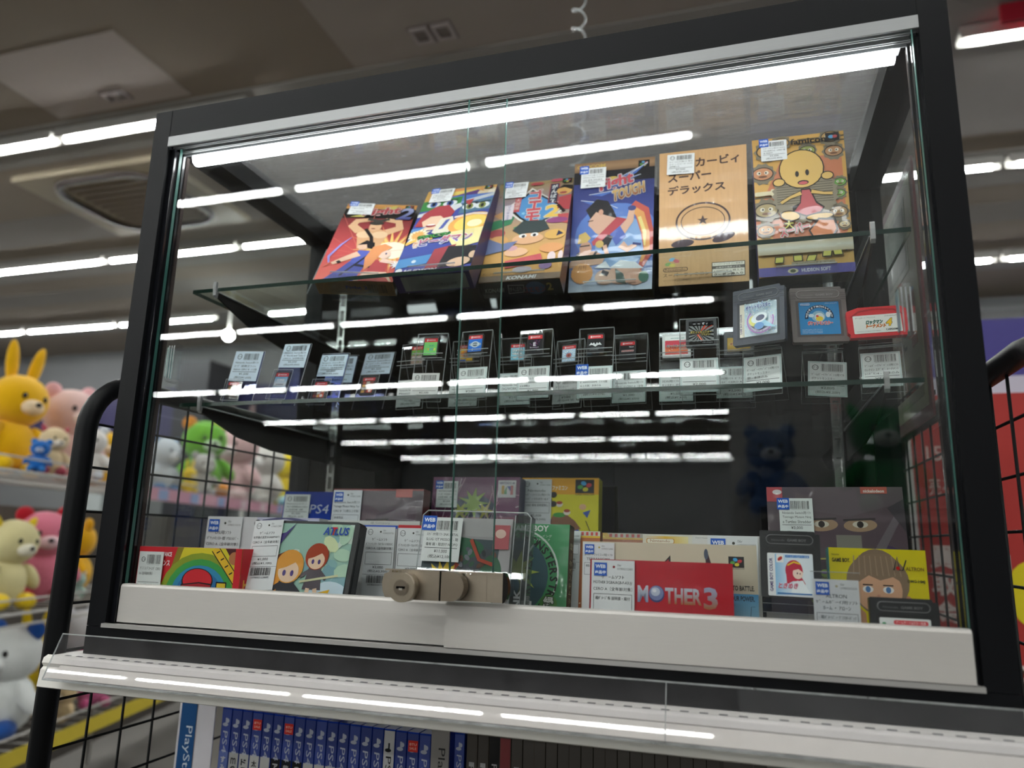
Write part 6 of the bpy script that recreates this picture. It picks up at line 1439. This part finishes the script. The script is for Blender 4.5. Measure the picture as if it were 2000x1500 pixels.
def aF17(a, A):
    a.r(0,0,1,A,'#4c3f48'); a.g(0,A*.5,1,A,['#5a4850','#6a5a62']); a.p([(.2,A*.86),(.6,A*.80),(1,A*.9),(1,A*.6),(.2,A*.6)],'#5f4a54')
    for x in (.40,.68): a.e(x,A*.745,.12,.05,'#b08a66',.05); a.e(x,A*.75,.055,.026,'#ddd2be'); a.e(x,A*.75,.024,.026,'#2a1f1c'); a.st([(x-.12,A*.778),(x+.11,A*.788)],.016,'#2a1f22')
    a.r(.50,A*.50,.68,A*.68,'#8a8578'); a.e(.84,A*.45,.17,.2,'#43285c'); a.p([(.62,A*.38),(.96,A*.86),(1,A*.84),(.70,A*.36)],'#75686f')
    a.p([(.88,A*.86),(1,A*.92),(1,A*.7)],'#4a4048'); a.r(0,A*.90,.12,A,'#c9262f'); a.e(.08,A*.965,.035,.02,'#f0e6e6'); a.r(.70,A*.955,.89,A,'#c94a32'); a.t('nickelodeon', .72, A*.962, .025, '#f4e4dc', w=.15, bold=True)
    a.st([(.30,A*.52),(.60,A*.53)],.012,'#b9b04a'); 
    for x,y in ((.52,.52),(.46,.44),(.60,.47),(.40,.43),(.33,.40),(.64,.43)): a.e(x,A*y,.035,.03,'#7a9a2e'); a.e(x,A*y+.005,.03,.01,'#8a4a2a' if x>.5 else '#5a3a8a')
    a.p([(.28,0),(.36,A*.4),(.5,A*.42),(.6,0)],'#6a6f36'); a.e(.34,A*.3,.06,.1,'#7a8a3a')
r = GB_('F17', .7115,.158,-.0158,.1003,.0045,.1344,.1586,.024,'large dark wrapped box with masked eyes, behind the yellow box',aF17,'#3a2f3c')
price_label(r, .012, .105, .034, .041, ['Nintendo Switch用ｿﾌﾄ','Teenage Mutant Ninj','a Turtles: Shredder'], '¥3,000', '¥3,300', web=True, rad=.04)
def aF18(a, A):
    a.r(0,0,1,A,'#e6d60f'); a.r(0,0,.012,A,'#3f8f8a')
    a.e(.50,A*.68,.275,.36,'#8a7460'); a.e(.79,A*.50,.045,.07,'#d09a7a'); face(a, .50, A*.62, .285, '#e0b090', '#8f7862', '#5f86b8')
    a.p([(.20,0),(.22,A*.32),(.28,A*.44),(.36,A*.38),(.38,0)],'#cf9a7a'); a.p([(.60,0),(.62,A*.34),(.70,A*.42),(.76,A*.30),(.76,0)],'#cf9a7a')
    for k in range(9): a.st([(.27+k*.055,A*.93),(.26+k*.06,A*.74)],.010,'#a8917a')
    a.t('Nintendo', .04, A*.925, .02, '#2a2a20', w=.08); a.t('GAME BOY.', .04, A*.86, .045, '#2a2a20', w=.19, bold=True)
    a.st([(.67,A*.80),(.71,A*.92),(.73,A*.80),(.76,A*.80),(.80,A*.90)],.012,'#22201a'); a.e(.715,A*.82,.02,.02,'#cf2a2a'); a.t('ALTRON', .79, A*.80, .04, '#8a6f14', w=.18, bold=True); a.t('DMG-HMJ', .80, A*.68, .04, '#4a4a1a', w=.17, bold=True)
r = GB_('F18', .7603,.080,-.0231,.0897,-.0093,.0833,.0943,.022,'bright yellow box with a surprised child, right end of the floor',aF18,'#4f8f8a',finish='sheet')
# card in a clear sleeve in front of the yellow box
r = empty('price_card', mw=frame(.7414,.022,FZ,-.0229,.0833,-.0053)); tag(r, 'white price card in a clear sleeve in front of the yellow box', 'price card')
p = MB('clear_plastic'); p.box(-.0015,.0385,-.0012,-.0006,0,.0735); p.mat('clear_edge').box(-.0015,.0385,-.0014,-.0004,.0735,.0741); p.obj('sleeve', r)
tall_tag(r, 0, .0675, .037, .0665, ['ALTRON','ｹﾞｰﾑﾎﾞｰｲ用ｿﾌﾄ','ﾎｰﾑ・ｱﾛｰﾝ'], '- 箱ﾀﾞﾒｰｼﾞ・ﾌﾞﾘｽﾀｰﾊﾟｯｸ', web=True, y=-.0002, code='1078002052620', dot='#b5ad8a')
# black cartridge raised on an acrylic stand with its own sticker
e = empty('acrylic_stand', mw=frame(.7000,.064,FZ,-.0156,.0954,-.0095)); tag(e, 'acrylic block stand under the black cartridge with a red-haired girl', 'stand')
p = MB('clear_plastic'); p.box(0,.050,0,.0015,0,.05); p.box(0,.050,-.012,0,.0475,.0485); p.box(0,.050,-.0125,-.0115,.0475,.053); p.mat('clear_edge'); p.box(0,.050,-.0127,-.0113,.053,.0537); p.box(0,.05,-.0003,.0018,.042,.0426); p.box(0,.05,-.0003,.0018,.034,.0346)
p.mat('plastic').c('#8f8c88').box(.003,.047,.0018,.004,.001,.034); p.obj('face_plate', e)
price_label(e, .0105, -.0155+.016, .034, .0285, ['ｹﾞｰﾑﾎﾞｰｲ用ｿﾌﾄ ときめ'], '¥1,280', '¥1,408', y=-.0012, tone='#cfdad9', border=True, rad=.02)
def G_girl(a, A):
    a.rr(0,0,1,A,.03,'#e4e6e8'); a.g(.17,.02,1,A*.98,['#8fc3e8','#e6eef4','#dfe8ee'],vert=False); a.t('GAME BOY COLOR', .115, A*.10, .075, '#3a2a6a', w=A*.78, rot=PI/2, bold=True)
    a.r(.20,A*.78,.36,A*.97,'#eceae8'); a.e(.28,A*.88,.06,.03,'#d9532e',.6); a.e(.28,A*.86,.06,.03,'#b52a2a',.6); a.r(.40,A*.90,.92,A*.96,'#3f7fc8'); a.t('ゲームボーイ&カラー共通', .42, A*.905, A*.045, '#e9f2f8', w=.48)
    a.e(.58,A*.60,.19,.24,'#c22a44'); a.p([(.40,A*.62),(.42,A*.28),(.56,A*.36),(.60,A*.7)],'#c22a44'); a.p([(.66,A*.6),(.82,A*.3),(.80,A*.24),(.66,A*.3)],'#c22a44'); a.e(.66,A*.54,.11,.13,'#f4d9c8'); a.p([(.44,A*.66),(.56,A*.78),(.74,A*.72),(.78,A*.56),(.68,A*.64),(.54,A*.6)],'#c22a44'); a.st([(.44,A*.72),(.58,A*.80),(.72,A*.76)],.035,'#e6c22a')
    a.e(.65,A*.54,.015,.02,'#5a2a3a'); a.e(.71,A*.53,.012,.018,'#5a2a3a'); a.p([(.56,A*.34),(.76,A*.38),(.92,A*.08),(.5,A*.08)],'#eef4f8'); a.t('ときめき', .22, A*.18, A*.13, '#d45a7a', w=.42, bold=True, slant=.2, outline='#f2f2f6', ow=.006); a.r(.2,A*.05,.95,A*.08,'#2f6fb0')
gb_cart(frame(.6990,.0495,.0612,-.0156,.0954,-.0095), 'black cartridge with a red-haired girl label, on the showcase floor stand', '#1b1c1f', G_girl, 'cartridges on the showcase floor', w=.0525, h=.060, lab=(.12,.02,.87,.66))
def G_cat(a, A):
    a.rr(0,0,1,A,.03,'#dfe0e0'); a.rr(.28,A*.84,.95,A*.95,.04,'#d0404a'); a.t('ゲームボーイ&カラー共通', .32, A*.86, A*.07, '#f5e6e6', w=.58); a.e(.09,A*.84,.04,.04,'#2f8f5a'); a.t('TOMY', .40, A*.74, A*.05, '#33333a', w=.16); a.t('サンリオ', .30, A*.5, A*.18, '#cf4a7a', w=.5, bold=True)
gb_cart(frame(.7852,.016,.0124,-.0011,.1149,-.0039), 'black cartridge at the front right, label half hidden by the door rail', '#1d1e22', G_cat, 'cartridges on the showcase floor', w=.0523, h=.0545, lab=(.13,.10,.87,.70))
# ================================================================ discs on the lower rack shelf
zl = -0.2915
def case_spine(x, y, w, h, d, body, band, txt, sub, subcol, subbg, label, kind, red=False, cap='#24409a'):
    r = empty('game_case', (x, y, zl+.0005)); tag(r, label, 'game case', kind)
    mb = MB('glossy', body); mb.box(0, w, 0, d, 0, h); mb.obj('case_shell', r)
    mb = MB('film'); a = Art(mb, w*.94, h-.004, y=-.0004, ox=w*.03, oz=.002, step=3e-5); A = a.A
    a.r(0,0,1,A,subbg); a.r(0,A*.69,1,A,band)
    if txt == 'PS4':
        a.e(.42,A-1.35,.30,.16,'#cfd6ea'); a.st([(.5,A-1.5),(.5,A-.75)],.16,'#cfd6ea'); a.e(.64,A-1.0,.18,.2,'#cfd6ea')
        a.t('PS4', .24, A-1.9, .52, '#cfd6ea', w=1.9, rot=-PI/2, slant=.1)
    elif txt == 'PS5':
        a.e(.42,A-1.6,.30,.16,'#1b1b1e'); a.st([(.5,A-1.75),(.5,A-1.0)],.16,'#1b1b1e'); a.t('PS5', .24, A-2.1, .52, '#1b1b1e', w=1.9, rot=-PI/2)
    elif txt: a.t(txt, .24, A-2.4, .52, '#c9c9cc', w=1.7, rot=-PI/2)
    if sub: a.vt(sub, .5, A*.66, .62, subcol, bold=True, gap=1.15)
    mb.obj('spine_print', r)
    if red:
        mb = MB('paper'); b = Art(mb, w*.86, w*.86, y=-.0008, ox=w*.1, oz=h-w*1.5, step=3e-5); b.r(0,0,1,1,'#d8392e'); b.t('BTU', .15, .55, .22, '#f4d8c8', w=.7); b.t('SALE', .15, .2, .22, '#f4d8c8', w=.7); mb.obj('sale_sticker', r)
PS = [('すみ','#e6e6e6','#5a74c8'),('ｍｃ','#38383a','#c9c9c9'),('ドラ','#22242a','#d6d6d6'),('太鼓','#222222','#e2e2e0'),('','#333','#d9d9d6'),('アメ','#e9e9e9','#1c1c22'),('龍','#d9d9d9','#1d2028'),('SE','#d0d0d0','#15161a'),('ペ','#2a2a30','#dadad8'),('ニ','#26262b','#dededa'),('ー','#8a2a22','#dcdcd8'),('','#555','#cfcfcc'),('','#666','#39508f'),('','#666','#3a4a86'),('','#555','#33478a'),('','#222','#dddddb'),('','#444','#3c55a0'),('','#777','#d2d2cf'),('','#666','#2f469a')]
x = .0165
for i, (s, c, bg) in enumerate(PS):
    five = i == 15; w = .0148
    case_spine(x, .2, w, .170-.0003*i, .135, '#1c3a9c' if not five else '#20409c', '#e2e2e4' if five else ('#24429f' if i % 3 else '#2f4fb2'), 'PS5' if five else 'PS4', s, c if len(c) == 7 else '#555555', bg,
        'white-banded blue disc case in the blue row under the shelf' if five else 'blue disc case with a vertical title in the row under the shelf', 'blue disc cases under the shelf', red=i in (3, 6, 17))
    x += w + .0010
case_spine(.3465, .2, .0125, .170, .135, '#20409c', '#2f4fb2', 'PS4', '', '#555555', '#33478a', 'lone blue disc case right of the grey divider', None)
x = .3620
G = [('P','#2a2a2c'),('P','#26262a'),('PS3','#141416'),('','#a02a30'),('P','#2a2a2c'),('P','#2d2a2a')]
for i in range(24):
    w = .0132; t, bg = G[i] if i < 6 else (random.choice(('', 'P')), '#3a3633')
    if i == 21: x += w+.008; continue
    case_spine(x, .2+.001*(i % 3), w, .171, .135, '#59524c', '#5c5650' if t != 'PS3' and i != 3 else bg, t, '', '#ccc', bg, 'smoke grey disc case in the long row under the shelf', 'grey disc cases under the shelf')
    x += w + .0006
# dividers
r = empty('shelf_divider', (-.0465, .192, zl)); tag(r, 'white and blue divider board left of the blue disc cases', 'divider')
MB('card', '#d9d6dc').box(0, .0565, .001, .0025, 0, .195).obj('board', r)
mb = MB('card'); a = Art(mb, .0245, .195, y=0, ox=.004); A = a.A; a.r(0,0,1,A,'#1f5288'); a.t('PlayStation 4', .28, A-2.05, .55, '#cfd9e4', w=4.6, rot=-PI/2); mb.obj('board_print', r)
r = empty('shelf_divider', (.3195, .192, zl)); tag(r, 'grey divider board between the blue and the grey disc cases', 'divider')
mb = MB('card', '#8f8b89').box(0, .023, .0, .002, 0, .183); a = Art(mb, .023, .183, y=-.0001); A = a.A; a.t('PlayStation 3', .3, A-1.3, .5, '#2a2a2c', w=4.6, rot=-PI/2); mb.obj('board', r)

# clear spiral hanging from the ceiling behind the showcase
mb = MB('clear_edge'); pth = []; Rr = .0135; n = 1150
zz0, zz1 = CEIL-.01, .80
for k in range(n+1):
    t = k/n; z = zz0+(zz1-zz0)*t; turns = 34 if True else 0
    pth.append((.403+Rr*math.cos(2*PI*turns*t), .60+Rr*math.sin(2*PI*turns*t), z))
mb.tube(pth, .0024, 5); mb.tube([(.403,.60,CEIL),(.403+Rr,.60,CEIL-.012)], .002, 5)
tag(mb.obj('hanging_spiral'), 'clear plastic spiral hanging from the ceiling behind the showcase', 'hanging spiral')

# red signs to the right of the rack
r = empty('red_sign', (1.04, 1.10, FLOOR)); tag(r, 'tall red sign with vertical white characters right of the showcase', 'sign')
mb = MB('card', '#b23a36'); mb.box(0, .62, 0, .02, .1, -FLOOR+.44); mb.c('#d9d6d4').box(-.012, 0, -.002, .022, .05, -FLOOR+.46); mb.obj('board', r)
def sign_bit(fn, name='lettering'):
    mb = MB('paper'); a = Art(mb, .62, .95, y=-.002, oz=-FLOOR-.51, step=2e-4); fn(a); return mb.obj(name, r)
sign_bit(lambda a: a.vt('買取金額', .065, 1.02, .085, '#e3cfcb', bold=True, gap=1.05))
sign_bit(lambda a: a.t('15', .045, 1.30, .05, '#e6d2cd', w=.05))
sign_bit(lambda a: a.t('売る', .045, 1.18, .06, '#e6d2cd', w=.07))
sign_bit(lambda a: a.vt('買取強化中', .22, 1.46, .10, '#efe2de', bold=True))
sign_bit(lambda a: (a.e(.33, .86, .085, .11, '#e2d02a'), a.e(.39, .98, .03, .05, '#4a7a2a')), 'lemon_emblem')
sign_bit(lambda a: a.t('高価買取', .26, .55, .10, '#efe2de', w=.34, bold=True))
r = empty('violet_sign', (1.12, 1.55, FLOOR)); tag(r, 'violet sign board with a white strip above the red sign', 'sign')
MB('card', '#4a458c').box(0, .9, 0, .02, 1.60, 1.88).obj('board', r); MB('paper', '#c9c7d6').box(.02, .88, -.003, 0, 1.66, 1.72).obj('white_strip', r); MB('paper', '#b9b6c6').box(.02, .88, -.003, 0, 1.56, 1.60).obj('white_strip', r)
MB('powder', '#3a3a40').box(.02,.06,.02,.05,0,1.6).obj('post', r); MB('powder', '#3a3a40').box(.84,.88,.02,.05,0,1.6).obj('post', r)

# ---------------------------------------------------------------- wire shelving with plush toys
SH = empty('wire_shelving', (-1.70, 1.05, FLOOR)); SH.rotation_euler = (0, 0, math.atan2(.96, -.28))
tag(SH, 'white wire shelving full of plush toys, left of the showcase', 'shelving')
LEN, DEP = 3.9, .55
E_ = Vector((-.28, .96, 0)); Nn = Vector((.96, .28, 0))
def P_local(s, o, z): 
    # s along the rack, o behind the front edge
    p = Vector((-1.70, 1.05, 0)) + E_*s - Nn*o; return Vector((p.x, p.y, z))
levels = (0.300, -0.200, -0.68)
for z in levels:
    w = MB('powder', '#b9b7b2'); zz = z-FLOOR
    for o in (0, DEP): w.tube([(0, o, zz), (LEN, o, zz)], .006, 6)
    w.tube([(0, -.002, zz-.04), (LEN, -.002, zz-.04)], .005, 6)
    for k in range(40): w.tube([(k*.1, 0, zz), (k*.1, DEP, zz)], .0022, 4)
    w.tube([(0, 0, zz+.05), (LEN, 0, zz+.05)], .004, 6)
    w.obj('wire_shelf', SH)
for s, o in ((0, 0), (LEN, 0), (0, DEP), (LEN, DEP), (2.0, DEP)):
    MB('powder', '#a9a7a2').cyl((s, o, 0), (s, o, 1.6 if o else 1.3), .013, n=8).obj('post', SH)
p = MB('card', '#c98fa0')
p.box(1.2, LEN, -.012, -.008, levels[0]-FLOOR-.05, levels[0]-FLOOR+.012)
p.mat('paper')
for k in range(7): p.c(random.choice(('#8fa0c9','#d9c0c9','#c9a0b5'))).box(1.3+k*.36, 1.4+k*.36, -.0135, -.012, levels[0]-FLOOR-.045, levels[0]-FLOOR+.006)
o_ = p.obj('price_strip', SH); o_['label'] = 'pink price strip'
p = MB('card', '#c9b43a'); p.box(0, LEN, -.012, -.008, levels[2]-FLOOR-.05, levels[2]-FLOOR+.01); p.obj('price_strip', SH)
MB('card', '#55504b').box(0, LEN, DEP+.01, DEP+.02, .1, 1.35).obj('back_board', SH)
def plush(px, py, size, z, col, col2, label, ears='round', off=.2, snout=None, parent=None, pos=None, face_dir=None, squash=1.0, extra=None):
    """soft toy: seated body, head with ears and muzzle, arms and feet; size = total height in metres"""
    if pos is None:
        d = ray(px, py); n = Nn; p0 = P_local(0, off, 0)
        t = (p0 - CAM).dot(n)/d.dot(n); q = CAM + d*t; pos = (q.x, q.y, z)
    s = size
    r = empty('plush_toy', pos); dirv = face_dir if face_dir is not None else math.atan2(CAM.x-pos[0], -(CAM.y-pos[1]))
    rnd = random.Random(int(px*7+py))
    if pos[1] > 0: r.rotation_euler = (rnd.uniform(-.03, .08), rnd.uniform(-.08, .08), dirv + rnd.uniform(-1.0, 1.0))
    else: r.rotation_euler = (0, 0, dirv)
    tag(r, label, 'plush toy')
    b = MB('plush', col); b.ell((0, 0, s*.27), (s*.25*squash, s*.21, s*.27))
    b.ell((-s*.26*squash, -s*.08, s*.34), (s*.08, s*.08, s*.17), (0, .7, 0)); b.ell((s*.26*squash, -s*.08, s*.34), (s*.08, s*.08, s*.17), (0, -.7, 0))
    b.obj('body', r)
    for sg in (-1, 1):
        f = MB('plush', col2); f.ell((sg*s*.16, -s*.20, s*.09), (s*.09, s*.14, s*.09)); f.obj('foot', r)
    h = MB('plush', col); h.ell((0, -s*.02, s*.70), (s*.27*squash, s*.24, s*.25)); hd = h.obj('head', r)
    for sg in (-1, 1):
        e = MB('plush', col2 if ears != 'long' else col)
        if ears == 'round': e.ell((sg*s*.19, 0, s*.91), (s*.09, s*.05, s*.09))
        elif ears == 'long': e.ell((sg*s*.12, .02*s, s*1.05), (s*.06, s*.04, s*.22), (0, sg*.15, 0))
        else: e.ell((sg*s*.2, .02*s, s*.88), (s*.05, s*.04, s*.12), (0, sg*.5, 0))
        e.obj('ear', hd)
    m = MB('plush', snout or mix(col, '#ffffff', .45)); m.ell((0, -s*.22, s*.64), (s*.11, s*.09, s*.075)); m.c('#1a1614').ell((0, -s*.31, s*.66), (s*.03, s*.02, s*.022)); m.obj('muzzle', hd)
    for sg in (-1, 1):
        y = MB('glossy', '#141214'); y.ell((sg*s*.10, -s*.235, s*.73), (s*.025, s*.015, s*.032)); y.obj('eye', hd)
    return r
U, M_, D_ = levels
PL = [  # px, py, size, level, colour, second colour, label, ears
 (18,800,.44,U,'#e9b30e','#f2c417','big bright yellow plush toy at the top left corner of the shelving','long',.34),
 (100,865,.20,U,'#d9c39a','#b04a5a','cream plush toy with a crimson foot beside the big yellow one','flop',.10),
 (142,800,.44,U,'#dcb9b3','#e0a9ac','big pale pink plush toy behind the bent rack tube','round',.28),
 (70,926,.13,U,'#1b66b5','#2377c4','round blue plush toy near the front edge of the upper shelf','round',.05),
 (178,900,.24,U,'#dad7d2','#cfd4da','white plush toy in the gap between rack tube and showcase','round',.10),
 (192,860,.30,U,'#dfae14','#c99a18','yellow plush toy behind the white one, left of the showcase post','flop',.36),
 (312,900,.34,U,'#c9ced6','#5d7fa8','white and slate blue plush toy seen through the left pane edge','flop',.30),
 (402,880,.50,U,'#6cae2e','#d98a2c','green plush toy with orange ears seen through the left pane','round',.2),
 (365,964,.15,U,'#e3c22a','#dcb820','long-eared yellow plush toy low behind the left pane','long',.06),
 (470,900,.55,U,'#cfa9ab','#d6b4b4','dusty pink rabbit plush behind the wire mesh','long',.2),
 (392,960,.26,U,'#b3afab','#a9a5a1','grey plush toy in front of the green one','round',.08),
 (520,930,.50,U,'#cfcbc6','#bdb8b2','off-white plush toy right of the pink rabbit','round',.2),
 (556,940,.5,U,'#e0c418','#8fc3d6','yellow plush toy against a pale blue pack, far right of the shelving','flop',.2),
 (80,1100,.38,M_,'#d5768c','#b51c2c','pink plush toy with red feet on the middle shelf','round',.14),
 (150,1080,.34,M_,'#e3ac12','#d9a010','golden yellow plush toy on the middle shelf by the rack tube','round',.26),
 (10,1070,.34,M_,'#d9cf9a','#e0c01e','cream and yellow plush toy cut by the left picture edge, middle shelf','flop',.08),
 (52,1010,.27,M_,'#b01a24','#8f161f','dark red plush toy behind the pink one','round',.42),
 (152,1152,.12,M_,'#a9c9bd','#d6dad4','mint green low plush toy at the front of the middle shelf','flop',.05),
 (8,1390,.42,D_,'#d9dcda','#1f4f9a','big white plush toy with blue feet at the lower left edge','round',.12),
 (55,1330,.40,D_,'#d6b815','#c9a912','yellow plush toy behind the big white one, lower shelf','long',.30),
 (80,1335,.17,D_,'#a9a8a4','#8f8e8a','light grey plush toy between white and yellow ones, lower shelf','round',.46),
 (170,1420,.26,D_,'#cf6f9a','#b8507f','deep pink plush toy behind the mesh under the price rail','flop',.12),
 (118,1445,.15,D_,'#cbb38a','#bda47a','tan plush toy beside the deep pink one','round',.06),
 (135,1390,.40,D_,'#cfcfd2','#c0c0c4','silver white plush toy behind the deep pink one','round',.44),
 (228,1390,.25,D_,'#1d1c1e','#c9562a','black plush toy with orange feet behind the mesh','flop',.34),
 (300,1395,.27,D_,'#c6bba6','#b5aa96','beige plush toy at the right end behind the mesh','round',.42),
 (350,1440,.19,D_,'#d3b41c','#a8541e','mustard yellow plush toy beside the beige one','round',.1),
]
for px, py, sz, z, c, c2, lab, ears, off in PL:
    if z < U and ears == 'long': sz = min(sz, .35)
    off = max(min(off, .53-sz*.30), sz*.34+.02)
    plush(px, py, sz, z+.012, c, c2, lab, ears, off)
# toys on a shelf of the pillar behind the photographer, faint in the panes
r = empty('wall_shelf', (1.35, -2.45, .22)); tag(r, 'grey shelf on the pillar behind the photographer, mirrored in the panes', 'shelf'); MB('powder', '#8a8a88').box(-.6, .6, .001, .30, -.02, 0).obj('shelf_board', r)
plush(0,0,.40,0,'#5a4028','#4a3420','brown bear plush on the pillar shelf, mirrored in the back panel','round', pos=(1.55,-2.27,.222), face_dir=PI)
plush(0,0,.42,0,'#1f6a3a','#2a8048','green plush on the pillar shelf, mirrored in the back panel','flop', pos=(1.18,-2.27,.222), face_dir=PI)
plush(0,0,.34,0,'#34507a','#3f5f8c','blue bear plush on the pillar shelf, mirrored in the back panel','round', pos=(.79,-2.27,.222), face_dir=PI)
# unseen dark counters added behind the photographer to darken what the panes reflect
for k, x in enumerate((-5.2, -3.4, -1.6)):
    r = empty('added_counter', (x, -3.2, FLOOR)); tag(r, 'dark low counter behind the photographer, %s of three' % ('leftmost','middle','rightmost')[k], 'counter')
    MB('powder', '#1f1f22').box(-.85, .85, -.4, .4, 0, 1.38).obj('cabinet_body', r); MB('powder', '#2c2c30').box(-.87, .87, -.42, .42, 1.38, 1.41).obj('counter_top', r)
